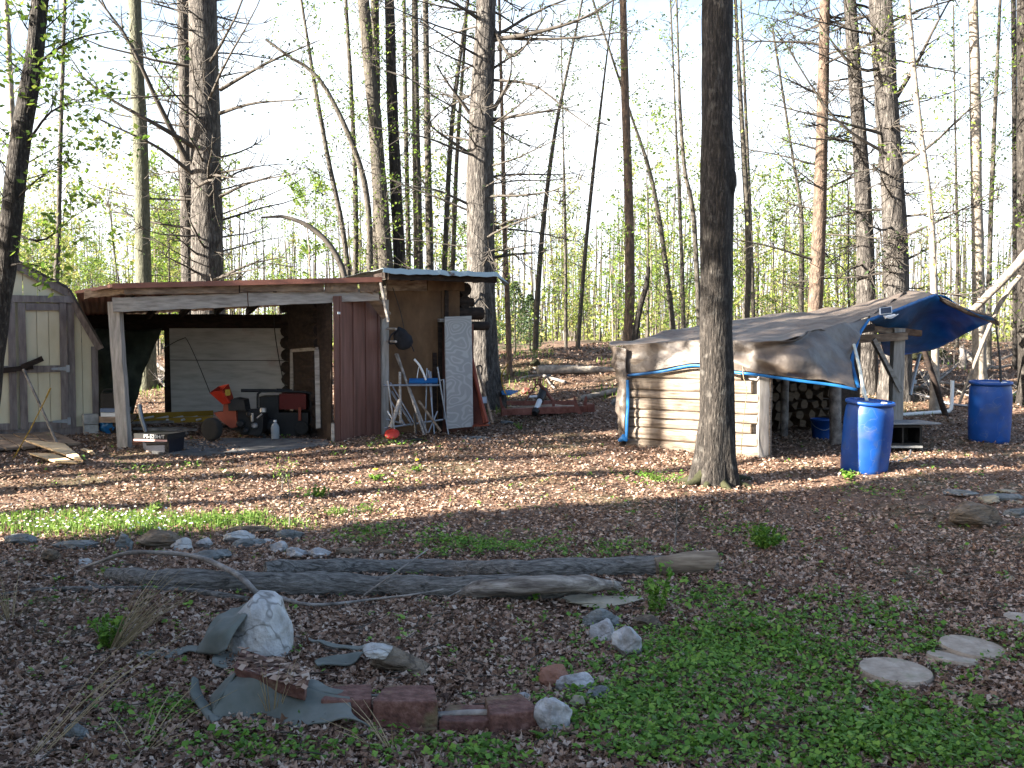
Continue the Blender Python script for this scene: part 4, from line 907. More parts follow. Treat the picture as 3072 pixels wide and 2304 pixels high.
mb = MB(); boxat(mb, 895, 903, 1222, 1262, 15.05, .02); mb.build('grip', m_orred, ge)
ju = thing('plastic_jug', 'translucent white plastic jug on the floor in front of the generator', 'jug', onto(822, 14.6))
mb = MB(); J = onto(822, 14.6, .035); mb.lathe([(.055, 0), (.062, .01), (.062, .17), (.05, .2), (.02, .235), (.02, .25)], J, 14); mb.build('body', M('cloudy_plastic', [(.2, .22, .24), (.28, .3, .32)], 4, bump=0), ju)
mb = MB(); mb.lathe([(.024, .25), (.024, .275)], J, 10); mb.build('cap', m_wht, ju)
mb = MB(); boxat(mb, 985, 994, 1275, 1300, 14.7, .1); tag(mb.build('fuel_can', m_red, loc=P(990, 1300, 14.7)), 'small red can half hidden behind the red steel wall', 'can')
mb = MB(); mb.beam(P(770, 1334, 14.4), P(830, 1356, 14.0), .04, .02); tag(mb.build('steel_bar', m_steel, loc=P(800, 1345, 14.2)), 'dull steel bar lying on the pad before the generator', 'bar')

# ------------------------------------------------------------------ log shed (tall)
ls = thing('log_shed', 'tall log shed with red steel corner, brown plywood front and rusty zinc roof', 'shed', onto(1200, 15))
K0, K1, K2 = onto(1000, 14.3, -.1), onto(1140, 14.9, -.1), onto(1420, 15.95, -.1)
KB = onto(866, 16.8, -.1)
mb = MB(); n = 48; vs = []; fs = []
fd = (K1 - K0); fd.z = 0; fn = Vector((fd.y, -fd.x, 0)).normalized(); wl = fd.length
def ribx(t):
    u = (t * wl / .23) % 1
    return .036 if .40 < u < .56 else (.014 if .3 < u < .66 else (.006 if (.06 < u < .10 or .86 < u < .9) else 0))
zT = 2.33
ts = sorted(set([i / 120 for i in range(121)])); m = len(ts)
for t in ts:
    q = K0.lerp(K1, t) + fn * ribx(t); vs += [Vector((q.x, q.y, K0.z)), Vector((q.x, q.y, zT + .04 * t))]
for i in range(m - 1): fs.append((2 * i, 2 * i + 2, 2 * i + 3, 2 * i + 1))
back = [v - fn * .03 for v in (vs[0], vs[1], vs[-2], vs[-1])]; mb.add(vs, fs, 0)
mb.slab([K0 - fn * .002, K1 - fn * .002, Vector((K1.x, K1.y, zT + .04)) - fn * .002, Vector((K0.x, K0.y, zT)) - fn * .002], .02)
mb.build('red_steel_wall', m_redmet, ls)
mb = MB(); c = P(960, 937, 14.28); mb.slab([P(1012, 935, 14.2), P(1021, 936, 14.24), P(1021, 943, 14.24), P(1013, 942, 14.2)], .003); mb.build('tag', m_wht, ls)
mb = MB(); q = onto(996, 14.25, 0); mb.beam(q, q + UP * .28, .04, .05, up=(0, 1, 0)); mb.build('stake', m_board, ls)
mb = MB(); q0 = K1 + fd.normalized() * .06; q0.z = K1.z; mb.beam(q0 + fn * .03, Vector((q0.x, q0.y, 2.3)) + fn * .03, .13, .05, up=fn, seg=8, jit=.004); mb.build('corner_board', m_boardv, ls)
W0 = K1 + fd.normalized() * .13; wd_ = K2 - W0; wd_.z = 0; wn = Vector((wd_.y, -wd_.x, 0)).normalized()
def Wp(t, z, o=0.0): q = W0.lerp(K2, t) + wn * o; return Vector((q.x, q.y, z))
mb = MB(); mb.slab([Wp(0, .15), Wp(.60, .15), Wp(.60, 2.72), Wp(0, 2.72)], .03); mb.slab([Wp(.605, 1.9, .004), Wp(.82, 1.9, .004), Wp(.82, 2.72, .004), Wp(.605, 2.72, .004)], .03); mb.build('plywood_wall', m_ply, ls)
mb = MB(); mb.slab([Wp(.55, .15, -.02), Wp(1.0, .15, -.02), Wp(1.0, 1.95, -.02), Wp(.55, 1.95, -.02)], .03); mb.build('side_panel', M('dark_red_panel', [(.09, .035, .025), (.14, .06, .045)], 5, (3, 3, .4)), ls)
for t0, z0_, z1_ in ((.585, .2, 1.98), (.66, 1.9, 2.5), (.52, .2, 1.5)):
    mb = MB(); mb.beam(Wp(t0, z0_, .03), Wp(t0, z1_, .03), .07, .04, up=wn, seg=6, jit=.004); mb.build('batten', m_dark, ls)
mb = MB(); mb.beam(Wp(.56, 2.0, .06), Wp(.78, 2.0, .06), .06, .05, seg=3, jit=.004); mb.build('batten', m_board, ls)
mb = MB(); mb.beam(Wp(-.02, 2.52, .06), Wp(.42, 2.54, .06), .04, .17, seg=6, jit=.01); mb.build('fascia_board', m_slabwd, ls)
mb = MB(); mb.beam(Wp(.43, 2.54, .05), Wp(.86, 2.55, .05), .04, .16, seg=6, jit=.01); mb.build('fascia_board', m_ply, ls)
mb = MB(); mb.beam(Wp(.0, 2.66, .1), Wp(.9, 2.70, .12), .03, .13, seg=6, jit=.006); mb.build('fascia_board', m_zincd, ls)
# log walls: left (seen inside the lean-to), back and right
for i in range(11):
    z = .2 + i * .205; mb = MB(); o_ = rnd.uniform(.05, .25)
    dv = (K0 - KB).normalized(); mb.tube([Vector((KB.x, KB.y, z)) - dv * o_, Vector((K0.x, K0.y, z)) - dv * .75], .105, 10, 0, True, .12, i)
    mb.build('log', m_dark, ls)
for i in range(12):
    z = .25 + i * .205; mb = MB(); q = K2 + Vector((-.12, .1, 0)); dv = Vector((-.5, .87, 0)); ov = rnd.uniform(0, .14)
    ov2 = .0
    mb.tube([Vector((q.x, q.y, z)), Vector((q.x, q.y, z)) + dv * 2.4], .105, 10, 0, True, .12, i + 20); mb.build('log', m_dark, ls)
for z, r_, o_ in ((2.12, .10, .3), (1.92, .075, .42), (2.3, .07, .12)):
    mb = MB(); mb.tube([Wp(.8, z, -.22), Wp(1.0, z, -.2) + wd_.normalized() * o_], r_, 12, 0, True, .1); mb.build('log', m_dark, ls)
# dark doorway with pale frame on the left log wall
def Lw(t, z, o): q = KB.lerp(K0, t); nn = Vector((-(K0 - KB).y, (K0 - KB).x, 0)).normalized(); nn = nn if nn.x < 0 else -nn; q = q + nn * o; return Vector((q.x, q.y, z))
d0 = Lw(.03, .3, .13); 
mb = MB()
for (xa, ya, da), (xb, yb, db), w_ in (((876, 1050, 16.1), (876, 1285, 16.0), .05), ((876, 1052, 16.1), (955, 1046, 14.9), .05), ((951, 1048, 14.9), (956, 1285, 14.75), .07)):
    mb.beam(P(xa, ya, da), P(xb, yb, db), w_, .05, up=(0, 1, 0) if xa == xb or w_ == .07 else (0, 0, 1))
t = mb.build('screen_door_frame', m_board, loc=onto(910, 15.8)); tag(t, 'pale empty door frame leaning inside the lean-to against the logs', 'door frame')
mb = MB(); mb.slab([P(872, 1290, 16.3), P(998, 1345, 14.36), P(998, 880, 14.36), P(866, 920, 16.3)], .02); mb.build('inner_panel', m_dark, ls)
# roof
RA, RB_, RC, RD = P(1150, 804, 14.15), P(1492, 818, 15.35), P(1430, 826, 18.2), P(1006, 838, 17.0)
mb = MB(); N_, Mr_ = 30, 8; vs = []
for j in range(Mr_):
    for i in range(N_):
        A = RA.lerp(RB_, i / (N_ - 1)); B = RD.lerp(RC, i / (N_ - 1)); vs.append(A.lerp(B, j / (Mr_ - 1)) + UP * (.005 * math.sin(i * 1.9) + .02 * mn.noise(Vector((i * .4, j * .5, 2)))))
fs = [(j * N_ + i, j * N_ + i + 1, (j + 1) * N_ + i + 1, (j + 1) * N_ + i) for j in range(Mr_ - 1) for i in range(N_ - 1)]
mb.add(vs, fs, 0); lo_ = []
edge = vs[:N_]; fl = [v + Vector((0, -.05, -.075 - .02 * mn.noise(v * 4))) for v in edge]
mb.add(edge + fl, [(i + 1, i, N_ + i, N_ + i + 1) for i in range(N_ - 1)], 0)
tip = [edge[-1], P(1526, 852, 15.5), P(1512, 860, 15.75), vs[2 * N_ - 1] + Vector((0, .2, 0))]; mb.add([edge[-1], P(1504, 830, 15.36), P(1526, 850, 15.4), P(1514, 859, 15.5), fl[-1]], [(0, 1, 2, 3, 4)], 0)
mb.build('roof', m_zinc, ls, solid=.006)
mb = MB(); off = Vector((0, .1, -.09))
for t0 in (.02, .3, .6, .97): mb.beam(RA.lerp(RB_, t0) + off, RD.lerp(RC, t0) + off, .05, .09, seg=3, jit=.005)
mb.beam(RA + Vector((.05, .12, -.10)), RB_ + Vector((-.02, .12, -.10)), .04, .10, seg=6, jit=.006); mb.build('rafters', m_dark, ls)

# things on and against the log shed front
bp = thing('backpack', 'black backpack hanging from a peg on the brown plywood wall', 'backpack', P(1205, 1040, 14.75))
mb = MB(); import bmesh
bm = bmesh.new(); bmesh.ops.create_icosphere(bm, subdivisions=3, radius=1)
cb_ = P(1208, 1016, 14.78); vs = []
for v in bm.verts:
    q = v.co.copy(); s = 1 - .22 * q.z; vs.append(cb_ + Vector((q.x * .14 * s + q.z * -.03, q.y * .09, q.z * .165 * (1 - .1 * q.x))) * (1 + .18 * mn.noise(q * 2.3)))
mb.add(vs, [tuple(v.index for v in f.verts) for f in bm.faces], 0, True); bm.free(); mb.build('body', m_cloth, bp)
mb = MB(); mb.tube(resample([P(1188, 992, 14.72), P(1172, 1008, 14.7), P(1168, 1030, 14.7), P(1185, 1030, 14.72)], 12), .012, 5); mb.build('strap', m_cloth, bp); mb = MB(); mb.tube(resample([P(1232, 1030, 14.7), P(1236, 1040, 14.7), P(1242, 1055, 14.7)], 8), .008, 5); mb.build('strap', m_cloth, bp)
mb = MB(); mb.tube(resample([P(1178, 862, 14.9), P(1200, 930, 14.85), P(1212, 985, 14.78)], 8), .005, 4); mb.build('hanging_cord', m_black, bp)
for i, (y, lab) in enumerate(((986, 'upper grey wooden peg by the black backpack'), (1024, 'lower grey wooden peg by the black backpack'))):
    mb = MB(); mb.tube([P(1162, y, 14.9), P(1188, y + 1, 14.65)], .018, 8); tag(mb.build('peg', m_board, loc=P(1162, y, 14.9)), lab, 'peg')
# white plywood board
mb = MB(); mb.slab([P(1339, 1287, 15.1), P(1417, 1280, 15.45), P(1412, 948, 15.75), P(1332, 951, 15.4)], .022)
mw = bpy.data.materials.new('painted_plywood_grain'); mw.use_nodes = True; nt = mw.node_tree; bs = nt.nodes['Principled BSDF']
tc = nt.nodes.new('ShaderNodeTexCoord'); mp = nt.nodes.new('ShaderNodeMapping'); mp.inputs['Scale'].default_value = (1, 1, 1); nt.links.new(tc.outputs['Object'], mp.inputs['Vector'])
mp.inputs['Scale'].default_value = (1.5, 1.5, 2.2)
wv = nt.nodes.new('ShaderNodeTexNoise'); wv.inputs['Scale'].default_value = 1.5; wv.inputs['Detail'].default_value = 1.2
nt.links.new(mp.outputs[0], wv.inputs['Vector']); k1 = nt.nodes.new('ShaderNodeMath'); k1.operation = 'MULTIPLY'; k1.inputs[1].default_value = 75; nt.links.new(wv.outputs['Fac'], k1.inputs[0])
k2 = nt.nodes.new('ShaderNodeMath'); k2.operation = 'SINE'; nt.links.new(k1.outputs[0], k2.inputs[0]); rp = nt.nodes.new('ShaderNodeValToRGB')
rp.color_ramp.elements[0].position = 0; rp.color_ramp.elements[0].color = (.27, .262, .255, 1); rp.color_ramp.elements[1].position = .7; rp.color_ramp.elements[1].color = (.345, .335, .325, 1)
nt.links.new(k2.outputs[0], rp.inputs['Fac']); nt.links.new(rp.outputs[0], bs.inputs['Base Color']); bs.inputs['Roughness'].default_value = .8
bo = mb.build('plywood_board', mw, loc=P(1375, 1285, 15.3)); tag(bo, 'tall pale plywood board with swirling grain leaning on the log shed', 'plywood board')
mb = MB(); c = P(1372, 1073, 15.5); mb.lathe([(.014, 0), (.016, .012), (.004, .02)], c, 10, 0, Matrix.Rotation(R(90), 3, 'X')); ob = mb.build('knob', m_wht, bo)
# pipe frames and tubes stacked before the brown wall
fr_ = thing('bed_frame', 'pale tubular metal frame standing before the brown plywood wall', 'metal frame', onto(1245, 14.6))
A = za
def tubes(segs, r, mat, parent, nm='tube'):
    for sgm in segs:
        mb = MB(); mb.tube([P(*A(*q[:2]), q[2]) for q in sgm], r, 7); mb.build(nm, mat, parent)
tubes([[(150, 1135, 14.45), (660, 1133, 15.0)], [(160, 1522, 14.4), (690, 1445, 14.95)], [(178, 1440, 14.8), (345, 1488, 14.8)]], .016, m_galv, fr_, 'rail')
tubes([[(192, 1095, 14.4), (255, 1555, 14.4)], [(640, 968, 15.0), (740, 1580, 14.9)]], .012, m_galv, fr_, 'upright')
mb = MB(); mb.tube(resample([P(*A(668, 1090), 15), P(*A(690, 1085), 15), P(*A(698, 1110), 15), P(*A(704, 1440), 15)], 10), .014, 7); mb.build('upright', m_galv, fr_)
k = 0
pipes = [((215, 1110, 14.9), (430, 1480, 14.6), m_galv, 'thin grey pipe slanting left of the bundle'), ((200, 1160, 14.9), (410, 1500, 14.55), m_dead, 'weathered stick in the slanting bundle'), ((230, 1190, 14.9), (400, 1470, 14.7), m_galv, 'short pipe low in the slanting bundle'), ((210, 1260, 14.85), (350, 1500, 14.65), m_galv, 'lowest pipe of the slanting bundle'),
         ((300, 1015, 14.8), (305, 1480, 14.55), m_board, 'upright round wooden handle behind the metal frame'), ((300, 1270, 14.6), (215, 1520, 14.4), m_board, 'wide grey board leaning left behind the frame'), ((275, 850, 14.95), (520, 1585, 14.5), m_dead, 'longest weathered pole leaning from the backpack down'), ((262, 850, 14.97), (545, 1570, 14.55), m_dead, 'second long weathered pole beside the longest one'),
         ((470, 1275, 14.8), (670, 1550, 14.7), m_slabwd, 'brown stake leaning right at the frame foot'), ((545, 980, 15.1), (530, 1540, 14.9), m_galv, 'left pipe of the upright bluish trio'), ((560, 1000, 15.1), (612, 1575, 14.8), m_galv, 'middle pipe of the upright bluish trio'), ((578, 1010, 15.12), (600, 1500, 14.95), m_galv, 'right pipe of the upright bluish trio'), ((190, 1370, 14.6), (250, 1470, 14.5), m_wht, 'short white pipe beside the red disc'), ((640, 1370, 14.9), (560, 1560, 14.75), m_galv, 'bent thin rod low at the right of the frame')]
for p0, p1, m_, lab in pipes:
    mb = MB(); r_ = .032 if 'wide' in lab else (.02 if 'pole' in lab or 'stake' in lab or 'handle' in lab else .012)
    mb.tube([P(*A(*p0[:2]), p0[2]), P(*A(*p1[:2]), p1[2])], r_, 7)
    tag(mb.build('pole' if m_ is not m_galv else 'pipe', m_, loc=P(*A(*p1[:2]), p1[2])), lab, 'pole' if m_ is not m_galv else 'pipe', 'poles and pipes against the log shed')
lc = thing('lawn_chair', 'folded lawn chair with blue webbing and white arms stuck behind the metal frame', 'chair', P(*A(500, 1120), 14.9))
mb = MB(); mb.slab([P(*A(380, 1118), 14.7), P(*A(640, 1118), 15.0), P(*A(640, 1085), 15.1), P(*A(385, 1088), 14.85)], .03); mb.build('seat', m_blue, lc)
mb = MB(); mb.tube(resample([P(*A(430, 898), 14.9), P(*A(475, 950), 14.9), P(*A(515, 1030), 14.9), P(*A(535, 1088), 14.9)], 10), .016, 6); mb.build('arm', m_wht, lc)
mb = MB(); mb.tube(resample([P(*A(475, 960), 14.95), P(*A(462, 1020), 14.95), P(*A(455, 1085), 14.95)], 8), .008, 5); mb.build('arm', m_wht, lc)
mb = MB(); p = P(1176, 1302, 14.35); mb.lathe([(.002, .03), (.08, .028), (.105, .012), (.11, 0), (.10, -.01)], p, 20, 0, Matrix.Rotation(R(38), 3, 'X')); tag(mb.build('plastic_disc', m_redpl, loc=p), 'bright red plastic lid on the ground at the frame foot', 'lid')
mb = MB(); mb.tube([P(1243, 1240, 14.5), P(1247, 1300, 14.45)], .02, 7); p = onto(1242, 14.45, .02); mb.disc(p, .12, .02); tag(mb.build('black_stand', m_black, loc=p), 'short black stand under the metal frame', 'stand')
mb = MB(); mb.disc(onto(1428, 14.9, 0), .22, .03, 18, squash=1); o = mb.build('flat_stone', m_rgrey, loc=onto(1428, 14.9)); tag(o, 'grey flat stone on the ground under the pale plywood board', 'stone')
# red poles and shovel right of the board
t = thing('red_rack', 'orange-red metal rack leaning at the right end of the log shed', 'rack', onto(1440, 15.8))
tubes([[(945, 850, 16.0), (1070, 1480, 15.5)], [(955, 980, 15.9), (1090, 1470, 15.45)]], .03, m_orred, t, 'rail')
mb = MB(); mb.slab([P(*A(955, 1500), 15.6), P(*A(1080, 1490), 15.5), P(*A(1040, 1260), 15.75), P(*A(950, 900), 16)], .02); mb.build('panel', M('dark_maroon', [(.07, .02, .015), (.11, .035, .025)], 4), t)
mb = MB(); mb.slab([P(*A(960, 1510), 15.4), P(*A(1110, 1500), 15.4), P(*A(1090, 1480), 15.7), P(*A(970, 1480), 15.7)], .02); mb.build('base', m_orred, t)
t = thing('shovel', 'long wooden-handled shovel leaning beside the orange-red rack', 'shovel', onto(1476, 15.6))
mb = MB(); mb.tube([P(*A(1000, 960), 16.0), P(*A(1075, 1240), 15.75), P(*A(1140, 1480), 15.5)], .022, 8); mb.build('handle', m_slabwd, t)
mb = MB(); mb.slab([P(*A(1020, 1240), 15.65), P(*A(1085, 1235), 15.68), P(*A(1090, 1295), 15.6), P(*A(1035, 1295), 15.58)], .015); mb.build('plate', m_steel, t)
mb = MB(); mb.tube(resample([P(*A(1005, 960), 16), P(*A(1030, 955), 16), P(*A(1045, 985), 16), P(*A(1040, 1040), 16)], 10), .014, 6); mb.build('hook', m_black, t)
# ------------------------------------------------------------------ rusty implement and clearing debris
im = thing('farm_implement', 'rusty farm implement with an A-frame hitch lying in the clearing', 'farm implement', onto(1640, 17.6))
def J(x, y, d): return P(*zj(x, y), d)
mb = MB(); mb.beam(J(480, 860, 17.2), J(1740, 810, 17.6), .1, .11, seg=8, jit=.006); mb.beam(J(1650, 800, 17.55), J(1745, 795, 17.6), .14, .13); mb.build('front_rail', m_rust, im)
mb = MB(); mb.beam(J(560, 735, 18.6), J(1500, 730, 18.9), .1, .08, seg=8, jit=.006); mb.build('rear_rail', m_rust, im)
mb = MB(); mb.beam(J(600, 800, 17.9), J(1500, 775, 18.2), .5, .03, seg=8, jit=.02); mb.build('deck', m_slabwd, im)
for pts in ([(455, 655), (470, 655), (500, 760), (560, 850), (500, 860), (465, 780)], [(1480, 625), (1500, 640), (1530, 740), (1600, 880), (1540, 885), (1490, 800)], [(1640, 640), (1665, 645), (1660, 760), (1610, 765)]):
    mb = MB(); ppx([zj(x, y) for x, y in pts], 17.3, .06, 0, mb); mb.build('tine', m_rust, im)
mb = MB(); mb.tube([J(975, 470, 17.9), J(890, 590, 17.9), J(800, 715, 17.9)], .014, 6); mb.tube([J(1000, 460, 17.9), J(1090, 570, 17.9), J(1195, 705, 17.9)], .03, 6); mb.beam(J(1200, 690, 17.9), J(1200, 810, 17.9), .05, .05); mb.build('hitch', m_rust, im)
mb = MB()
for x in (950, 985, 1020): mb.tube([J(x, 400, 17.9), J(x, 475, 17.9)], .012, 6)
for y in (400, 440, 475): mb.tube([J(935, y, 17.9), J(1035, y, 17.9)], .012, 6)
mb.build('hitch_grid', m_rust, im)
mb = MB(); mb.tube([J(1065, 560, 18), J(1010, 700, 17.7)], [.085, .07], 14); ms_ = mb.build('drive_shaft', m_black, im)
mb = MB(); mb.tube([J(1008, 705, 17.68), J(955, 840, 17.3)], .05, 12); mb.build('shaft_sleeve', m_wht, im)
mb = MB(); mb.tube([J(955, 838, 17.28), J(940, 880, 17.2)], [.07, .05], 12); mb.build('shaft_yoke', m_black, im)
def logpx(name, pts, rad, mat, label, cat, d=None, n=14, rough=.18, sides=12, lift=True, ends=None, rise=0.0):
    """pts: pixel points lying on the ground (bottom edge)"""
    c = []
    for i, q in enumerate(pts):
        if len(q) > 2: p = P(q[0], q[1], q[2])
        else:
            p = G(q[0], q[1]); p.z += (rad[i] if isinstance(rad, list) else rad) * (.72 if name == 'log' else 1)
        c.append(p)
    fine = resample(c, n)
    rr = [float(np.interp(i / (n - 1), np.linspace(0, 1, len(rad)), rad)) for i in range(n)] if isinstance(rad, list) else [rad] * n
    mb = MB(); mb.tube(fine, rr, sides, 0, True, rough, seed=rnd.uniform(0, 30))
    o = mb.build(name, mat, loc=c[0]); tag(o, label, cat); return o
logpx('fallen_log', [(1612, 1128), (1690, 1124), (1760, 1121), (1850, 1117)], [.11, .10, .08, .05], m_pale, 'bleached fallen log on the slope behind the rusty implement', 'log')
logpx('fallen_log', [(1738, 1203), (1800, 1192), (1850, 1180)], [.05, .055, .06], m_pale, 'straight bleached pole on the ground left of the log wall', 'log')
logpx('board', [(1582, 1197), (1615, 1195)], .03, m_wht, 'pale board end behind the rusty implement', 'board', sides=4, rough=0)
for i, (pts, r_) in enumerate([([(1600, 1122), (1640, 1136), (1696, 1152)], .035), ([(1615, 1118), (1650, 1130), (1640, 1112)], .02), ([(1640, 1140), (1655, 1160), (1665, 1168)], .02), ([(1600, 1106), (1620, 1115), (1650, 1130)], .02), ([(1560, 1140), (1590, 1132), (1622, 1130)], .025)]):
    logpx('stick', pts, r_, m_dead, ['thick stick on the slope behind the implement', 'short forked stick on top of the brush heap', 'white stub of a stick above the drive shaft', 'thin top stick of the brush heap', 'stick at the left end of the brush heap'][i], 'stick', sides=6)
mb = MB(); mb.tube(resample([P(1524, 1092, 19), P(1506, 1120, 18.9), P(1506, 1150, 18.8), P(1516, 1178, 18.6), P(1525, 1195, 18.4)], 16), .012, 6); tag(mb.build('hose', m_yellow, loc=P(1506, 1150, 18.8)), 'thin yellow hose arching up from the leaves beside the lone pine', 'hose')
mb = MB(); p = onto(1525, 18.8, .02); mb.patch([[P(1503, 1173, 18.9), P(1525, 1170, 18.9), P(1555, 1172, 18.9)], [P(1506, 1184, 18.5), P(1530, 1186, 18.5), P(1550, 1180, 18.5)]], 14, 6, 0, .03, 4); o = mb.build('tarp_scrap', m_blue, loc=p, solid=.006); tag(o, 'blue tarp scrap on the ground at the foot of the lone pine', 'tarp')

# ------------------------------------------------------------------ rocks
import bmesh
def rock(px0, py0, px1, py1, mat, label, name='rock', depth=.75, seed=0, facets=5, up=0.0, yaw=None, cat='rock', bury=.12, lum=.22, tilt=0.0):
    b = G((px0 + px1) / 2, py1 - (py1 - py0) * .04); d = b.y
    W = (px1 - px0) / FOC * d; H = max(.03, (py1 - py0) / FOC * d)
    # flat things: part of the pixel height is depth seen at a slant
    slope = CAMH / d
    D = W * depth; H = max(.02, H - D * slope * .45)
    b = Vector((b.x, b.y + D * .45, 0)); b.z = ground(b.x, b.y)
    r2 = random.Random(seed * 31 + 5)
    bm = bmesh.new(); bmesh.ops.create_icosphere(bm, subdivisions=4, radius=1)
    pl = []
    for _ in range(facets + 4):
        n = Vector((r2.gauss(0, 1), r2.gauss(0, 1), r2.gauss(.25, .8))).normalized(); pl.append((n, r2.uniform(.55, .85)))
    vs = []
    off = Vector((seed * 3.1, seed * 1.7, 0))
    for v in bm.verts:
        q = v.co.copy()
        for n, h in pl:
            s = q.dot(n)
            if s > h: q -= n * (s - h) * .93
        q *= 1 + lum * mn.noise(q * 1.6 + off) + .07 * mn.noise(q * 4.5 + off) + .03 * mn.noise(q * 11 + off)
        vs.append(q)
    A = np.array(vs); lo_, hi_ = A.min(0), A.max(0); A = (A - (lo_ + hi_) / 2) / (hi_ - lo_)
    A *= np.array([W, D, H * (1 + bury)])
    if tilt: c_, s_ = math.cos(tilt), math.sin(tilt); A = np.stack([A[:, 0] * c_ - A[:, 2] * s_, A[:, 1], A[:, 0] * s_ + A[:, 2] * c_], 1)
    A += np.array([b.x, b.y, b.z + H * (1 + bury) / 2 - H * bury + up])
    mb = MB(); mb.add(A, [tuple(v.index for v in f.verts) for f in bm.faces], 0, False); bm.free()
    o = mb.build(name, mat, loc=(b.x, b.y, b.z)); tag(o, label, cat); return o
RK = [
 (0, 1604, 104, 1641, m_rgrey, 'grey slab rock cut by the left edge of the rock row', .6),
 (134, 1622, 293, 1653, m_rgrey, 'long low grey rock second in the rock row from the left', .5),
 (114, 1648, 175, 1697, m_rbrown, 'small brown rock in front of the long low grey one', .8),
 (222, 1676, 268, 1702, m_rwhite, 'small white rock alone in the leaves left of the arched branch', .8),
 (314, 1616, 342, 1632, m_rwhite, 'tiny white stone under the flowering grass', .8),
 (344, 1604, 395, 1660, m_rgrey, 'upright grey wedge rock left of the big brown one', .6),
 (391, 1590, 545, 1656, m_rbrown, 'biggest brown layered rock of the row behind the logs', .6),
 (506, 1613, 571, 1660, m_rwhite, 'round white rock right of the biggest brown rock', .8),
 (580, 1613, 634, 1652, m_rmix, 'upright speckled rock right of the round white rock', .7),
 (549, 1648, 682, 1692, m_rgrey, 'flat greenish rock under the arched branch', .8),
 (663, 1593, 760, 1637, m_rwhite, 'jagged white rock perched on dark slates', .7),
 (677, 1578, 806, 1603, m_rbrown, 'dark flat rock behind the jagged white rock', .6),
 (683, 1618, 792, 1649, m_rgrey, 'dark slate under the jagged white rock', .7),
 (780, 1617, 822, 1633, m_rwhite, 'small white rock right of the jagged white one', .7),
 (805, 1626, 860, 1668, m_rmix, 'grey rock tilted beside the small white one', .7),
 (818, 1588, 908, 1624, m_rgrey, 'flat blue-grey rock at the back of the row', .6),
 (852, 1642, 918, 1680, m_rmix, 'white and brown rock by the left end of the rear log', .8),
 (918, 1644, 990, 1682, m_rmix, 'pale angular rock touching the rear log', .7),
 (1000, 1645, 1076, 1674, m_rbrown, 'dark rock half hidden behind the rear log', .7),
 (1108, 1650, 1192, 1673, m_rbrown, 'low dark rock behind the rear log, farther right', .7),
 (0, 1682, 20, 1700, m_rgrey, 'grey stone at the very left edge in the leaves', .7),
 (1748, 1824, 1862, 1900, m_rgrey, 'grey slanted rock behind the white and rusty one', .6),
 (1768, 1858, 1850, 1940, m_rmix, 'white rock with rusty stains left of the oval boulder', .8),
 (1836, 1875, 1932, 1988, m_rmix, 'oval pale grey boulder among the ring of stones', .8),
 (1900, 1850, 1999, 1906, m_rbrown, 'brown layered rock right of the oval boulder', .7),
 (1676, 1796, 1942, 1840, m_rtan, 'tan flagstone under the right end of the logs', .55),
 (1609, 1990, 1718, 2086, m_rred, 'reddish stone behind the bluish white rock', .8),
 (1663, 2013, 1786, 2096, m_rmix, 'bluish white rock right of the reddish stone', .8),
 (1704, 2086, 1760, 2137, m_rtan, 'small tan stone under the bluish white rock', .8),
 (1758, 2060, 1841, 2123, m_rgrey, 'dark stone sunk in leaves right of the tan stone', .8),
 (1600, 2091, 1720, 2222, m_rmix, 'tall pale rock ending the red block wall', .7),
 (1544, 2078, 1610, 2120, m_rmix, 'small slanted pale rock left of the tall pale one', .7),
 (2864, 1508, 3024, 1590, m_rbrown, 'big brown boulder among flat stones at the right edge', .7),
 (2841, 1472, 2946, 1493, m_rgrey, 'long grey flat stone left of the other flat stones', .7),
 (2953, 1482, 3090, 1507, m_rgrey, 'wide grey flat stone behind the brown boulder', .6),
 (2948, 1488, 3006, 1514, m_rtan, 'squarish stone sitting on the brown boulder', .8),
 (3021, 1524, 3100, 1558, m_rgrey, 'blue-grey slab right of the brown boulder', .7),
 (3040, 1503, 3090, 1515, m_rtan, 'thin pale stone at the right edge above the slab', .7),
 (3000, 1470, 3060, 1484, m_rtan, 'thin tan stone farthest back at the right edge', .7),
 (2894, 1652, 2912, 1662, m_rwhite, 'tiny white pebble alone on bare ground at the right', .8),
 (3028, 1728, 3052, 1750, m_rtan, 'small tan stone on bare ground near the right edge', .8),
 (1440, 1262, 1470, 1282, m_rgrey, 'grey rubble behind the long-handled shovel', .8),
 (1500, 1262, 1545, 1276, m_rgrey, 'thin slate in front of the rusty implement', .6),
 (1832, 1196, 1862, 1222, m_rgrey, 'grey stone beside the hanging tarp corner', .8),
 (1562, 1166, 1592, 1186, m_rust, 'rusty lump of scrap left of the hitch', .8),
 (1590, 1080, 1622, 1102, m_moss, 'mossy stump on the slope right of the lone pine', .8),
 (2960, 1082, 2988, 1098, m_pale, 'pale round stone on the bank above the rear barrel', .8),
 (180, 2170, 260, 2240, m_rgrey, 'dark blue-grey rock low in the front left leaves', .8),
]
for i, (a0, b0_, a1, b1_, m_, lab, dp) in enumerate(RK): rock(a0, b0_, a1, b1_, m_, lab, depth=dp, seed=i, name='rock' if m_ not in (m_rust, m_moss) else ('scrap_lump' if m_ is m_rust else 'stump'), cat='rock' if m_ not in (m_rust, m_moss) else ('scrap' if m_ is m_rust else 'stump'))

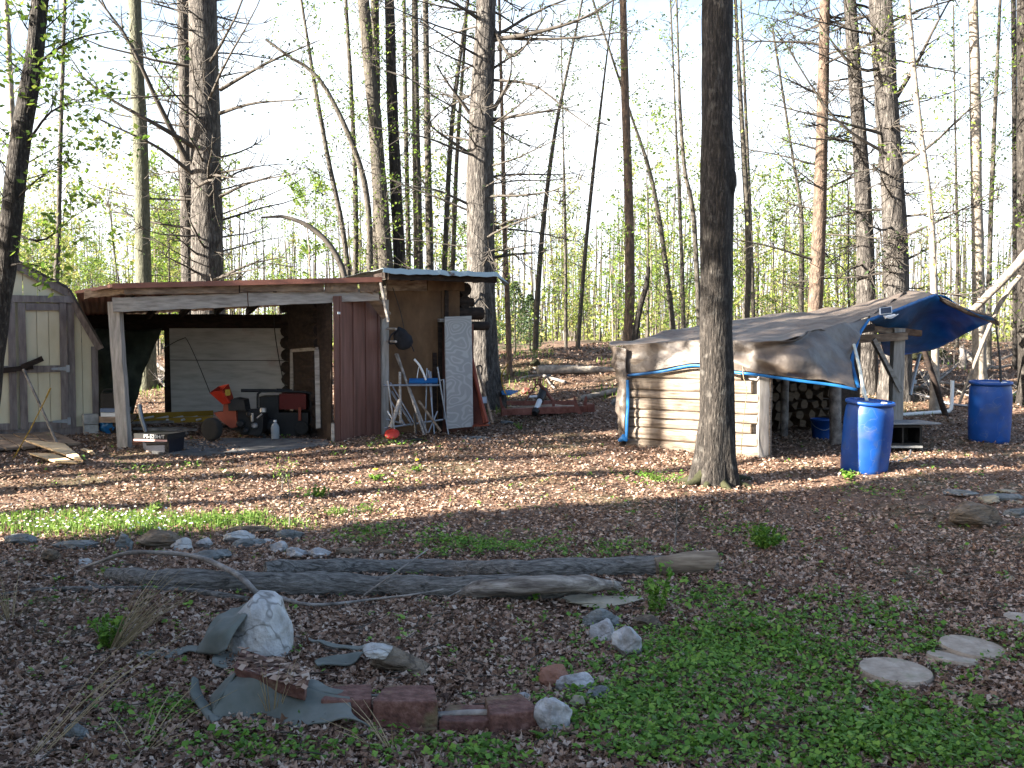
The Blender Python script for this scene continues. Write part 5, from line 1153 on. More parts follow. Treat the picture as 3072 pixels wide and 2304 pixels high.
# big white rock and the draped fabric
def outline_rock(pts, d, th, mat, label, seed, lean=.12):
    n = 40; ring = []
    P0 = [Vector((x, y, 0)) for x, y in pts] ; P0.append(P0[0]); ring = []
    tot = [0]
    for i in range(1, len(P0)): tot.append(tot[-1] + (P0[i] - P0[i - 1]).length)
    for k in range(n):
        t = tot[-1] * k / n; i = 1
        while tot[i] < t: i += 1
        f = (t - tot[i - 1]) / (tot[i] - tot[i - 1]); ring.append(P0[i - 1].lerp(P0[i], f))
    c = sum(ring, Vector()) / n; vs = []; fs = []
    zb = min(P(p.x, p.y, d).z for p in ring)
    layers = [(1.0, .5), (1.03, .15), (.96, -.12), (.8, -.3), (.55, -.42), (.28, -.47), (.02, -.5)]
    for s, y in layers:
        for k, p in enumerate(ring):
            q = c + (p - c) * s; w_ = P(q.x, q.y, d); w_.y += th * y + (w_.z - zb) * lean * 2
            w_ += Vector((1, 1, 1)) * .012 * mn.noise(w_ * 9 + Vector((seed, 0, 0))) + Vector((0, 1, 0)) * .05 * mn.noise(w_ * 4 + Vector((seed, 2, 0)))
            vs.append(w_)
    for j in range(len(layers) - 1):
        for k in range(n): fs.append((j * n + k, j * n + (k + 1) % n, (j + 1) * n + (k + 1) % n, (j + 1) * n + k))
    fs.append(tuple(range(n - 1, -1, -1)))
    mb = MB(); mb.add(vs, fs, 0, False); o = mb.build('rock', mat, loc=P(c.x, c.y, d)); tag(o, label, 'rock'); return o
outline_rock([zb(*q) for q in [(500, 135), (620, 150), (700, 190), (720, 270), (770, 370), (795, 500), (800, 610), (640, 640), (430, 620), (330, 540), (320, 500), (350, 300), (430, 210)]], 5.40, .26, m_rwhite, 'big upright white rock wrapped in grey fabric', 3)
def B(x, y, d): return P(*zb(x, y), d - .36)
mb = MB(); mb.patch([[B(600, 140, 5.95), B(470, 150, 5.95), B(350, 190, 5.95)], [B(560, 180, 5.9), B(400, 260, 5.8), B(220, 290, 5.85)], [B(420, 330, 5.66), B(300, 350, 5.62), B(130, 410, 5.75)], [B(300, 520, 5.55), B(220, 560, 5.6), B(80, 540, 5.7)]], 22, 22, 0, .03, 6, 1)
mb.patch([[B(640, 145, 5.9), B(690, 160, 5.95), B(715, 200, 6.0)], [B(700, 260, 5.95), B(760, 360, 5.98), B(800, 400, 6.0)], [B(780, 480, 5.95), B(830, 500, 5.98), B(880, 540, 6.0)]], 10, 12, 0, .02, 6, 5)
o = mb.build('landscape_cloth', m_fab, loc=B(300, 540, 5.6), solid=.008); tag(o, 'grey fabric sagging over the left shoulder of the big white rock', 'fabric')
mb = MB(); mb.patch([[B(400, 700, 5.0), B(560, 760, 4.95), B(780, 800, 4.95), B(960, 830, 4.95), B(1180, 890, 4.9), B(1290, 905, 4.88)], [B(330, 800, 4.93), B(560, 860, 4.9), B(780, 900, 4.88), B(960, 930, 4.86), B(1180, 960, 4.84), B(1300, 980, 4.83)], [B(260, 920, 4.87), B(500, 1000, 4.84), B(780, 1040, 4.8), B(960, 1040, 4.8), B(1160, 1020, 4.78), B(1320, 1040, 4.78)], [B(205, 1020, 4.83), B(320, 1140, 4.78), B(640, 1175, 4.74), B(880, 1150, 4.74), B(1270, 1050, 4.74), B(1480, 1165, 4.76)]], 46, 20, 0, .022, 5, 9)
mb.patch([[B(370, 710, 5.05), B(400, 700, 5.0)], [B(270, 800, 5.05), B(330, 790, 4.93)], [B(165, 920, 5.05), B(260, 900, 4.85)], [B(175, 960, 5.0), B(215, 1020, 4.83)]], 8, 12, 0, .01, 6, 2)
o = mb.build('landscape_cloth', m_fab, loc=B(640, 1100, 4.8), solid=.008); tag(o, 'grey landscape fabric draped down the front under the tilted red slab', 'fabric')
mb = MB(); mb.patch([[B(20, 840, 4.95), B(45, 740, 5.0), B(80, 770, 5.05)], [B(40, 900, 4.9), B(80, 880, 4.93), B(110, 860, 5.0)], [B(150, 1060, 4.8), B(170, 1020, 4.82), B(200, 1000, 4.9)], [B(200, 1110, 4.75), B(260, 1080, 4.78), B(300, 1070, 4.85)]], 8, 12, 0, .01, 6, 4)
o = mb.build('landscape_cloth', m_fab, loc=B(150, 1060, 4.85), solid=.008); tag(o, 'torn grey fabric strip standing in the leaves left of the drape', 'fabric')
def groundcloth(pts, label, lift=.03):
    mb = MB(); cv = []
    for row in pts:
        cv.append([G(*zb(*q)) + UP * lift for q in row])
    mb.patch(cv, 20, 8, 0, .02, 5, rnd.uniform(0, 9)); o = mb.build('landscape_cloth', m_fab, loc=cv[0][0], solid=.008); tag(o, label, 'fabric')
groundcloth([[(-400, 590), (-250, 550), (-100, 570), (0, 560), (150, 560), (300, 580)], [(-360, 640), (-250, 610), (-110, 640), (0, 600), (150, 610), (310, 650)]], 'flat grey fabric showing through the leaves left of the white rock')
groundcloth([[(210, 600), (330, 590), (400, 600)], [(200, 700), (300, 720), (370, 700)]], 'small grey fabric patch beside the tilted red slab')
groundcloth([[(1010, 715), (1100, 660), (1250, 640), (1400, 630)], [(1030, 745), (1150, 725), (1260, 715), (1340, 690)]], 'grey fabric flap left of the white-capped rock', .05)
groundcloth([[(960, 500), (1100, 535), (1250, 550), (1400, 560)], [(965, 515), (1100, 555), (1250, 580), (1390, 590)]], 'thin grey fabric strip running up to the white-capped rock', .05)
mb = MB(); mb.patch([[B(960, 750, 5.15), B(1080, 800, 5.05), B(1200, 850, 4.98), B(1330, 880, 4.98), B(1520, 880, 5.0), B(1720, 845, 5.1)], [B(950, 830, 4.98), B(1060, 860, 4.93), B(1200, 890, 4.92), B(1330, 893, 4.92), B(1520, 905, 4.93), B(1690, 890, 4.98)]], 34, 6, 0, .014, 7, 2)
o = mb.build('landscape_cloth', m_fab, loc=B(1330, 890, 4.95), solid=.008); tag(o, 'crumpled grey fabric edge lying on top of the red blocks', 'fabric')
# tilted slab
mb = MB(); q = [B(372, 660, 4.98), B(930, 830, 4.82), B(968, 690, 5.12), B(430, 512, 5.35)]
dn_ = Vector((0, .02, -.068)); mb.box8([p + dn_ for p in q], q)
bm = None
o = mb.build('paving_slab', m_block, loc=q[0]); md = o.modifiers.new('bevel', 'BEVEL'); md.width = .006; md.segments = 2
tag(o, 'tilted red concrete slab littered with leaves on top of the fabric', 'slab')
# leaves lying on the slab
mb = MB(); k = 160; u = rng.random(k) ** .8; v_ = rng.random(k); Q = np.array([list(p) for p in q])
pos = (Q[0] * ((1 - u) * (1 - v_))[:, None] + Q[1] * (u * (1 - v_))[:, None] + Q[2] * (u * v_)[:, None] + Q[3] * ((1 - u) * v_)[:, None]) + [0, 0, .008]
mb.leaves(pos, .05, 0, up=2.5, asp=.8); o2 = mb.build('leaf_scatter', m_litter, loc=q[0]); o2['kind'] = 'stuff'; tag(o2, 'brown leaf bits scattered on the tilted red slab', 'leaf litter')
# wall blocks
def block(x0, x1, yt, yb, d, dep, label, yaw=0.0, trap=.12):
    a_ = B(x0, yb, d); b_ = B(x1, yb, d + yaw); zt_ = B((x0 + x1) / 2, yt, d).z; zb_ = min(a_.z, b_.z) - .02
    dv = (b_ - a_); dv.z = 0; L = dv.length; dv.normalize(); nn = Vector((-dv.y, dv.x, 0))
    m_ = a_.lerp(b_, .5) - nn * .014
    ring = [a_, a_.lerp(b_, .25) - nn * .011, m_, a_.lerp(b_, .75) - nn * .011, b_, b_ + nn * dep - dv * L * trap, a_ + nn * dep + dv * L * trap]
    n = len(ring); lo_ = [Vector((p.x, p.y, zb_)) for p in ring]; hi_ = [Vector((p.x, p.y, zt_)) for p in ring]
    mb = MB(); mb.add(lo_ + hi_, [tuple(range(n - 1, -1, -1)), tuple(range(n, 2 * n))] + [(i, (i + 1) % n, n + (i + 1) % n, n + i) for i in range(n)], 0)
    o = mb.build('wall_block', m_block, loc=a_); md = o.modifiers.new('bevel', 'BEVEL'); md.width = .007; md.segments = 2
    tag(o, label, 'block', 'red retaining wall blocks'); return o
block(1470, 1985, 925, 1150, 4.78, .2, 'red split-face block, upper course, largest and fully in view')
block(1060, 1462, 915, 1140, 4.86, .2, 'red split-face block of the upper course half covered by fabric')
block(1460, 1980, 1143, 1230, 4.76, .22, 'red block of the bottom course under the largest block')
block(900, 1452, 1135, 1240, 4.78, .22, 'red block of the bottom course under the fabric drape')
block(1990, 2390, 1085, 1215, 4.78, .2, 'red block of the bottom course with a grey stick on top')
block(2398, 2790, 1035, 1240, 4.72, .22, 'red block at the right end of the wall with leaves on top', yaw=.06)
mb = MB(); mb.tube(resample([B(1990, 1040, 4.86), B(2200, 1025, 4.86), B(2420, 1015, 4.86), B(2680, 985, 4.9)], 12), [.017 - .0006 * i for i in range(12)], 8, 0, True, .2); tag(mb.build('stick', m_dead, loc=B(2000, 1035, 4.86)), 'grey stick lying along the red block wall', 'stick')
# white-capped rock
t = thing('rock', 'dark leaning rock with a white quartz cap in the middle of the pit', 'rock', G(1200, 2045))
o = rock(1096, 1950, 1300, 2047, m_rbrown, 'x', depth=.7, seed=71, tilt=-.25); o.name = 'rock_body'; 
rb = o
for kx in ('label', 'category'): del rb[kx]
rb.parent = t; rb.location = Vector(rb['_w']) - Vector(t['_w'])
o = rock(1083, 1938, 1172, 1990, m_rwhite, 'x', depth=.9, seed=72); o.name = 'quartz_cap'
for kx in ('label', 'category'): del o[kx]
cw = Vector((0, 0, CAMH)); o.location = cw + (Vector(o['_w']) - cw) * .945 - Vector(t['_w']); o.parent = t

m_split = M('bleached_split_wood', [(.05, .04, .034), (.19, .165, .145), (.42, .38, .34)], 11, (.25, 2.2, 2.2), bump=1, bscale=14, dist=.03)
m_peel2 = M('peeled_log_wood', [(.06, .045, .034), (.17, .13, .095), (.29, .235, .175)], 9, (.3, 2.4, 2.4), bump=.6, dist=.015)
# logs and branches in the front
logpx('log', [(795, 1732), (1000, 1727), (1300, 1729), (1600, 1733), (1900, 1728), (2152, 1718)], [.066, .07, .074, .078, .084, .086], m_logbark, 'longest grey bark log, rear of the two, with a peeled right end', 'log', n=44, sides=18, rough=.32)
e = P(2040, 1690, 7.42); mb = MB(); mb.tube([P(1965, 1698, 7.37), P(2060, 1695, 7.39), P(2150, 1691, 7.41)], [.06, .0855, .087], 14, 0, True, .25); tag(mb.build('log_end', m_peel2, loc=e), 'x', 'x')
le = bpy.data.objects['log_end']; lg = bpy.data.objects['log']; le.parent = lg; le.location = Vector(le['_w']) - Vector(lg['_w']); del le['label']; del le['category']; le.name = 'peeled_end'
logpx('log', [(332, 1745), (500, 1768), (800, 1778), (1100, 1790), (1400, 1795), (1775, 1790)], [.06, .08, .086, .088, .084, .07], m_logbark, 'front grey bark log lying under the arched branch', 'log', n=44, sides=18, rough=.32)
logpx('log', [(1202, 1805, 6.75), (1330, 1786, 6.72), (1480, 1762, 6.62), (1640, 1752, 6.62), (1790, 1752, 6.7), (1858, 1762, 6.75)], [.03, .05, .062, .066, .058, .022], m_split, 'bleached split log with a splintered end resting on the front log', 'log', n=24, sides=12, rough=.35)
sl_ = [o_ for o_ in C.objects if o_.get('label', '').startswith('bleached split log')][0]
mb = MB()
for p0, p1_ in (((1835, 1745, 6.72), (1872, 1768, 6.78)), ((1835, 1755, 6.70), (1862, 1776, 6.74)), ((1838, 1750, 6.74), (1868, 1750, 6.82))): mb.tube([P(*p0), P(*p1_)], [.022, .004], 6, 0, True, .3)
mb.v = [np.concatenate(mb.v)]; sp_ = mb.build('splinters', m_split, loc=sl_.location); sp_.parent = sl_; sp_.location = (0, 0, 0)
logpx('branch', [(-20, 1796), (120, 1780), (288, 1778), (510, 1782), (650, 1798), (748, 1814)], [.014, .02, .022, .026, .026, .024], m_logbark, 'long low branch running in from the left edge', 'branch', n=24, sides=8, rough=.25)
logpx('branch', [(50, 1737), (130, 1736), (206, 1738), (260, 1754), (298, 1774)], [.010, .013, .016, .018, .02], m_logbark, 'thin curved fork joining the long low branch', 'branch', n=16, sides=7)
logpx('branch', [(448, 1740), (480, 1752), (510, 1774)], [.009, .012, .014], m_dead, 'short bare twig joining the long low branch', 'branch', n=8, sides=6)
logpx('branch', [(240, 1704, 7.45), (300, 1685, 7.36), (360, 1663, 7.25), (443, 1656, 7.16), (582, 1668, 7.03), (679, 1706, 6.72), (735, 1742, 6.52), (762, 1774, 6.5), (823, 1788, 6.58), (906, 1812, 6.42), (1000, 1812, 6.42), (1107, 1799, 6.54), (1230, 1785, 6.45), (1330, 1768, 6.55)], [.009, .012, .014, .015, .016, .017, .019, .019, .018, .014, .011, .008, .006, .004], m_dead, 'arched bare branch bending over both logs', 'branch', n=44, sides=9, rough=.25)
for i, (p0, p1, p2, r_, lab) in enumerate([((1093, 1785, 6.75), (1190, 1715, 6.7), (1284, 1648, 7.0), .009, 'thin straight stick leaning up across both logs'), ((1290, 1818, 6.6), (1390, 1768, 6.65), (1473, 1732, 6.75), .007, 'thin twig crossing the split log'), ((836, 1772, 6.85), (920, 1750, 6.85), (1000, 1736, 6.9), .007, 'short twig lying on the front log'), ((1150, 1770, 6.8), (1300, 1740, 6.8), (1560, 1722, 6.9), .008, 'long bent twig lying along the top of the front log')]):
    mb = MB(); mb.tube(resample([P(*p0), P(*p1), P(*p2)], 10), [r_ * (1 - .05 * k) for k in range(10)], 6); tag(mb.build('stick', m_dead, loc=P(*p0)), lab, 'stick')
logpx('stick', [(2238, 1690), (2270, 1712), (2305, 1738)], .006, m_dead, 'pale bent stick on the ground right of the logs', 'stick', sides=6)
logpx('stick', [(2195, 1688), (2210, 1718)], .007, m_pale, 'short white stick right of the peeled log end', 'stick', sides=6)
logpx('stick', [(2010, 1788), (2060, 1772), (2130, 1758)], .006, m_straw, 'tan bent stick behind the ring of stones', 'stick', sides=6)
# stepping stones
def step(px, py, w_, label, tx=0.0, ty=0.0, h=.034):
    p = G(px, py); r_ = w_ / 2 / FOC * p.y
    Mx = Matrix.Rotation(tx, 3, 'X') @ Matrix.Rotation(ty, 3, 'Y')
    mb = MB(); mb.lathe([(r_ * .97, -.06), (r_, -.05), (r_, h * .6), (r_ * .97, h), (r_ * .5, h * 1.03), (.004, h * 1.03)], p, 40, 0, Mx, False)
    tag(mb.build('stepping_stone', m_pav, loc=p), label, 'stepping stone', 'round stepping stones')
step(2686, 2030, 216, 'front round stepping stone, whole and level in the green cover', .03, .03)
step(2860, 1988, 158, 'tilted round stepping stone sunk between two others', -.08, .10)
step(2915, 1956, 190, 'round stepping stone with moss on its far edge', .05, .06)
step(3060, 1868, 96, 'round stepping stone cut by the right edge of the picture', .05, .03)
# plants
def tuft(px, py, n, h, spread, mat, label, name, cat, lean=(0, 0), leaf=0, wd=.006):
    global mb
    b = G(px, py); mb = MB()
    for k in range(n):
        an = rnd.uniform(0, 6.28); s = rnd.uniform(.1, 1) * spread; L = h * rnd.uniform(.5, 1.15)
        q0 = b + Vector((math.cos(an), math.sin(an), 0)) * .025
        dr = Vector((math.cos(an) * s + lean[0], math.sin(an) * s + lean[1], 1)).normalized()
        q1 = q0 + dr * L * .55; q2 = q1 + (dr + Vector((0, 0, -.25))).normalized() * L * .45
        mb.tube([q0, q1, q2], [wd * .5, wd * .4, wd * .12], 3, 0, cap=False)
        if leaf:
            pts = [q0.lerp(q1, rnd.random()) for _ in range(leaf)] + [q1.lerp(q2, rnd.random()) for _ in range(leaf)]
            mb.leaves(np.array([list(q + Vector((rnd.gauss(0, .006), rnd.gauss(0, .006), 0))) for q in pts]), .05, 1, up=.6, asp=.45)
    o = mb.build(name, [mat, m_cover], loc=b); tag(o, label, cat); return o
tuft(340, 1962, 46, .52, .5, m_straw, 'dry tan grass tuft leaning right in the front left leaves', 'dry_grass_tuft', 'grass tuft', lean=(.75, .3))
tuft(30, 1870, 14, .35, .8, m_straw, 'dry grass tuft at the left edge', 'dry_grass_tuft', 'grass tuft')
tuft(820, 2150, 14, .28, .5, m_straw, 'dry grass stalks in front of the fabric drape', 'dry_grass_tuft', 'grass tuft', lean=(.1, -.1))
tuft(90, 2290, 7, .8, .25, m_straw, 'long dry stalks leaning right from the bottom left corner', 'dry_grass_tuft', 'grass tuft', lean=(.9, .6), wd=.005)
tuft(420, 2262, 8, .4, 1.2, m_straw, 'flattened dry grass at the bottom left', 'dry_grass_tuft', 'grass tuft', lean=(.4, 0))
tuft(1165, 2270, 7, .3, 1.2, m_straw, 'flattened dry grass below the red blocks', 'dry_grass_tuft', 'grass tuft', lean=(-.9, 0))
tuft(1970, 1845, 12, .34, .3, m_grass, 'upright leafy green weeds in front of the peeled log end', 'weed', 'plant', leaf=9)
tuft(2290, 1650, 40, .2, 1.3, m_grass, 'bushy bright green fern right of the log end', 'fern', 'plant', leaf=12)
tuft(1595, 1808, 7, .16, .5, m_grass, 'small green weed under the split log', 'weed', 'plant', leaf=7)
tuft(1965, 1445, 40, .14, .8, m_grass, 'grass clump at the foot of the front maple', 'grass_tuft', 'grass tuft')
tuft(2545, 1440, 14, .14, .9, m_grass, 'small green weeds at the foot of the front barrel', 'weed', 'plant', leaf=6)
tuft(330, 1950, 24, .22, .5, m_grass, 'green weed beside the leaning dry grass tuft', 'weed', 'plant', leaf=5)
tuft(955, 1492, 16, .13, .9, m_grass, 'small lit weed in the middle of the bare leaves', 'weed', 'plant', leaf=5)
tuft(1560, 1290, 10, .12, .8, m_grass, 'small weed in front of the rusty implement', 'weed', 'plant', leaf=4)
d_ = tuft(1125, 1440, 12, .08, 1.3, m_grass, 'yellow dandelion in flower on the sunlit leaves', 'dandelion', 'flower', leaf=3)
mb = MB(); p = G(1127, 1435) + UP * .1; mb.disc(p, .03, .012, 14); mb.build('flower_head', m_yel, d_)
d_ = tuft(1250, 1415, 8, .08, 1.2, m_grass, 'second smaller dandelion nearer the rack of pipes', 'dandelion', 'flower', leaf=3)
mb = MB(); p = G(1252, 1410) + UP * .12; mb.disc(p, .022, .012, 12); mb.build('flower_head', m_yel, d_)
def bigleaf(px, py, L, az, el, w_, label):
    b = G(px, py); dr = Vector((math.cos(az) * math.cos(el), math.sin(az) * math.cos(el), math.sin(el))); sd = dr.cross(UP).normalized() if abs(dr.z) < .98 else Vector((1, 0, 0))
    nrm_ = sd.cross(dr)
    vs = []; fs = []
    for i in range(7):
        t_ = i / 6; c_ = b + dr * L * t_ - UP * .04 * t_ * t_; hw = w_ * math.sin(math.pi * min(.97, t_ * .9 + .06)) * .5
        vs += [c_ - sd * hw + nrm_ * hw * .4, c_, c_ + sd * hw + nrm_ * hw * .4]
    for i in range(6):
        k = i * 3; fs += [(k, k + 1, k + 4, k + 3), (k + 1, k + 2, k + 5, k + 4)]
    mb.add(vs, fs, 0, True)
for i, (px, py, lab) in enumerate([(2775, 2150, 'broad-leaved green plant below the front stepping stone'), (2920, 2140, 'broad-leaved green plant right of the similar one below the front stepping stone'), (2790, 2220, 'broad-leaved plant with crossed leaves low in the right corner'), (958, 2290, 'broad-leaved plant at the bottom below the red blocks'), (1640, 2240, 'broad leaf shoots in front of the tall pale rock'), (2560, 2180, 'single broad leaf rising in the green cover')]):
    mb = MB()
    for k in range(4 if i != 5 else 2): bigleaf(px + rnd.uniform(-14, 14), py + rnd.uniform(-6, 6), rnd.uniform(.09, .15), rnd.uniform(0, 6.28), rnd.uniform(.4, 1.2), .045, '')
    o = mb.build('broad_leaf_plant', m_grass, loc=G(px, py)); tag(o, lab, 'plant')
def twiggy(px, py, h, label, lf=None, n=10):
    b = G(px, py); t = thing('seedling', label, 'sapling', b); mb = MB(); q = b + Vector((rnd.uniform(-.05, .05), 0, h)); mb.tube([b - UP * .03, b.lerp(q, .5) + Vector((.015, 0, 0)), q], [.009, .006, .003], 5)
    mb.build('stem', m_dead, t); mb = MB(); lp = []
    for _ in range(n):
        f = rnd.uniform(.3, .95); an = rnd.uniform(0, 6.28); branch(mb, b.lerp(q, f), (math.cos(an), math.sin(an), .8), h * .35 * (1.2 - f), .0035, 3, 0, tl=h * .15, leafpts=lp, ln=3, sides=3)
    mats = [m_twig]
    if lf: mb.leaves(np.array(lp), .03, 1); mats.append(lf)
    mb.build('foliage' if lf else 'twigs', mats, t)
twiggy(2022, 1640, .42, 'bare grey seedling behind the right end of the rear log')
twiggy(868, 1590, .5, 'thin bare seedling in the sunlit leaves behind the rock row')
twiggy(845, 1470, .28, 'tiny leafy seedling on the sunlit leaves in mid yard', m_leaf)

# ------------------------------------------------------------------ woodshed under the tarp
wsd = thing('woodshed', 'log-walled woodshed with an open front and leaning posts', 'woodshed', onto(2290, 13))
L0, L1 = P(1886, 1335, 14.05), P(2284, 1398, 12.92); L0.z = L1.z = 0
wdir = (L1 - L0).normalized(); wnrm = Vector((wdir.y, -wdir.x, 0))
g0_ = min(ground(L0.x, L0.y), ground(L1.x, L1.y)) - .02; zt_ = 1.36
hs = [.15, .17, .13, .12, .16, .11, .17, .16, .11, .14]; z = g0_; i = 0
LW = (L1 - L0).length
while z < zt_ + .05:
    h_ = hs[i % 10]; e_ = LW - rnd.choice([0, .05, .02, .14, .0, .04]) - (.28 if i == 7 else 0); s_ = rnd.uniform(-.03, .03)
    mb = MB(); vs = []; fs = []; ns = 26
    prof_ = [(-.06, .0), (.018, .0), (.036, .12), (.042, .5), (.036, .88), (.018, 1.0), (-.06, 1.0)]
    for k in range(ns):
        x_ = s_ + (e_ - s_) * k / (ns - 1)
        for o_, zz in prof_:
            jit = .008 * mn.noise(Vector((x_ * 2.5, i * 3, zz * 2)))
            q = L0 + wdir * x_ + wnrm * (o_ + jit * 1.2); vs.append(Vector((q.x, q.y, z + .004 + (h_ - .008) * zz + jit)))
    m_ = len(prof_)
    for k in range(ns - 1):
        for j in range(m_): fs.append((k * m_ + j, k * m_ + (j + 1) % m_, (k + 1) * m_ + (j + 1) % m_, (k + 1) * m_ + j))
    mb.add(vs, fs, 0, False); mb.add(vs[:m_], [tuple(range(m_ - 1, -1, -1))]); mb.add(vs[-m_:], [tuple(range(m_))])
    mb.build('log', m_logw, wsd); z += h_; i += 1
mb = MB(); mb.slab([Vector((*(L0 - wnrm * .08).xy, g0_)), Vector((*(L1 - wnrm * .08).xy, g0_)), Vector((*(L1 - wnrm * .08).xy, 1.5)), Vector((*(L0 - wnrm * .08).xy, 1.5))], .02); mb.build('inner_board', m_boardv, wsd)
mb = MB(); q = L1 + wdir * .05 - wnrm * .03; mb.beam(Vector((q.x, q.y, g0_)), Vector((q.x, q.y, 1.5)), .05, .12, up=wdir, seg=5, jit=.004); mb.build('corner_board', m_logw, wsd)
def post(x0, y0, x1, y1, d, r_, mat, sq=False):
    mb = MB(); a_ = onto(x0, d, -.1)
    if sq: mb.beam(a_, P(x1, y1, d), r_ * 2, r_ * 2, up=(0, 1, 0), seg=8, jit=.005)
    else: mb.tube(resample([a_, P(x1, y1, d)], 8), r_, 12, 0, True, .1)
    mb.build('post', mat, wsd)
post(2292, 1400, 2290, 1115, 12.93, .065, m_boardv, True); post(2512, 1345, 2506, 1100, 14.1, .085, m_dead); post(2690, 1258, 2694, 985, 15.6, .085, m_boardv, True); post(2356, 1330, 2356, 1100, 14.9, .06, m_dead); post(2850, 1200, 2740, 950, 18.0, .05, m_dark)
mb = MB(); mb.beam(P(2290, 1128, 12.95), P(2308, 1175, 13.1), .04, .1, up=(1, 0, 0)); mb.beam(P(2312, 1120, 13.05), P(2290, 1180, 12.9), .04, .09, up=(1, 0, 0)); mb.build('brace', m_logw, wsd)
mb = MB(); mb.beam(P(2618, 1015, 15.3), P(2700, 1172, 15.55), .06, .12, up=(0, 1, 0), seg=5, jit=.005); mb.build('brace', m_board, wsd)
mb = MB(); mb.beam(P(2560, 1018, 15.2), P(2720, 1008, 15.5), .06, .12, seg=5, jit=.005); mb.beam(P(2600, 985, 15.1), P(2760, 1000, 16.2), .06, .10, seg=5, jit=.005); mb.build('header', m_slabwd, wsd)
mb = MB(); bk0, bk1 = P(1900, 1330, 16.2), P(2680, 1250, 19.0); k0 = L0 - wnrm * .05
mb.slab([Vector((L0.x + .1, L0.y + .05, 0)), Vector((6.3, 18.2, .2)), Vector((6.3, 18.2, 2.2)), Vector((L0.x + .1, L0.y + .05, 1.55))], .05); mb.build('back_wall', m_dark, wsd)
for k in range(5):
    f = k / 4; A_ = P(1850, 1045, 14.25).lerp(P(2350, 1032, 12.85), f); B_ = P(2500, 935, 17.2).lerp(P(2620, 965, 14.4), f)
    mb = MB(); mb.beam(A_ - UP * .06, B_ - UP * .08, .05, .09, seg=3, jit=.004); mb.build('rafter', m_dark, wsd)
# firewood
k = 0
fw0 = None
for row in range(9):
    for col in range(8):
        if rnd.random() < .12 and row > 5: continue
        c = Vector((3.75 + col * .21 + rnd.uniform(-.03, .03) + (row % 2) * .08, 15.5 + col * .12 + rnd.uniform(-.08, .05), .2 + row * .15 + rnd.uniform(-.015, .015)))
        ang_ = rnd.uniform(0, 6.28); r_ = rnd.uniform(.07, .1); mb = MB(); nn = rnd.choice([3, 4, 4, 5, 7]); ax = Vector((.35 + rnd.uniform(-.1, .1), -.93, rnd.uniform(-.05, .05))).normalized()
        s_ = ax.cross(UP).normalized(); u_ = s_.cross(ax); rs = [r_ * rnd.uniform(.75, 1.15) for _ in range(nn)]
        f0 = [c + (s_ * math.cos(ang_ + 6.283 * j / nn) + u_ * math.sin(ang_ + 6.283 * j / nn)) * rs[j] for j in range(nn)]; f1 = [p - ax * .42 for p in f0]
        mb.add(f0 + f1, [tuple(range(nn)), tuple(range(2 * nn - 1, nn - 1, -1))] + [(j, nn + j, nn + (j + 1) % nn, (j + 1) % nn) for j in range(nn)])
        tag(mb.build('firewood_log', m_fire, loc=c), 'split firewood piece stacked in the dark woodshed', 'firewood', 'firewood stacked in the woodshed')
bu = thing('bucket', 'blue plastic bucket among the firewood in the dark woodshed', 'bucket', onto(2462, 14.8))
mb = MB(); c = P(2462, 1322, 14.8); mb.lathe([(.115, 0), (.15, .3), (.158, .3), (.158, .33), (.14, .33), (.105, .02)], c, 20); mb.build('body', m_barrel, bu)
mb = MB(); mb.tube(resample([c + Vector((-.155, 0, .3)), c + Vector((-.12, -.1, .22)), c + Vector((0, -.17, .17)), c + Vector((.12, -.1, .22)), c + Vector((.155, 0, .3))], 12), .005, 5); mb.build('handle', m_galv, bu)
for i, (y0_, y1_) in enumerate(((1352, 1364), (1372, 1384))):
    mb = MB(); mb.beam(P(2306, y1_, 13.3), P(2346, y0_ - 6, 14.2), .16, .03, seg=3, jit=.006); tag(mb.build('plank', m_board, loc=P(2306, y1_, 13.3)), ['upper grey plank end inside the woodshed corner post', 'lower grey plank end inside the woodshed corner post'][i], 'plank')
# tarp
tp = thing('roof_tarp', 'big brown tarp with blue hems covering the woodshed roof', 'tarp', onto(2200, 14))
fold = [P(1828, 1036, 14.2), P(1872, 1034, 14.06), P(2091, 1022, 13.42), P(2198, 1023, 13.12), P(2348, 1021, 12.72), P(2470, 985, 13.35), P(2600, 957, 14.2)]
topc = [P(1828, 1034, 14.5), P(1985, 1000, 15.2), P(2091, 978, 15.6), P(2198, 959, 16.0), P(2354, 939, 16.4), P(2534, 923, 16.8), P(2623, 903, 16.9), P(2730, 872, 16.8)]
mb = MB(); mb.patch([fold, topc], 90, 50, 0, .05, 1.9, 1, sag=.03)
mb.patch([[P(2600, 957, 14.2), P(2650, 916, 15.5), P(2730, 872, 16.8)], [P(2612, 955, 14.2), P(2690, 927, 14.5), P(2808, 882, 15.6)]], 20, 10, 0, .015, 3, 4)
mb.build('top_sheet', m_tarp, tp, solid=.006)
mid = [P(1876, 1078, 14.05), P(2090, 1056, 13.36), P(2196, 1067, 13.06), P(2306, 1068, 12.72), P(2430, 1075, 12.72), P(2553, 1078, 13.2)]
hem = [P(1878, 1121, 14.0), P(1980, 1109, 13.66), P(2087, 1090, 13.32), P(2194, 1109, 13.0), P(2264, 1117, 12.82), P(2395, 1135, 12.72), P(2510, 1150, 12.6), P(2572, 1163, 12.5)]
hem2 = [p - UP * .05 + Vector((0, -.01, 0)) for p in hem]
mb = MB(); mb.patch([fold[1:], mid, hem], 100, 36, 0, .07, 2.1, 8); mb.build('side_flap', m_tarp, tp, solid=.006)
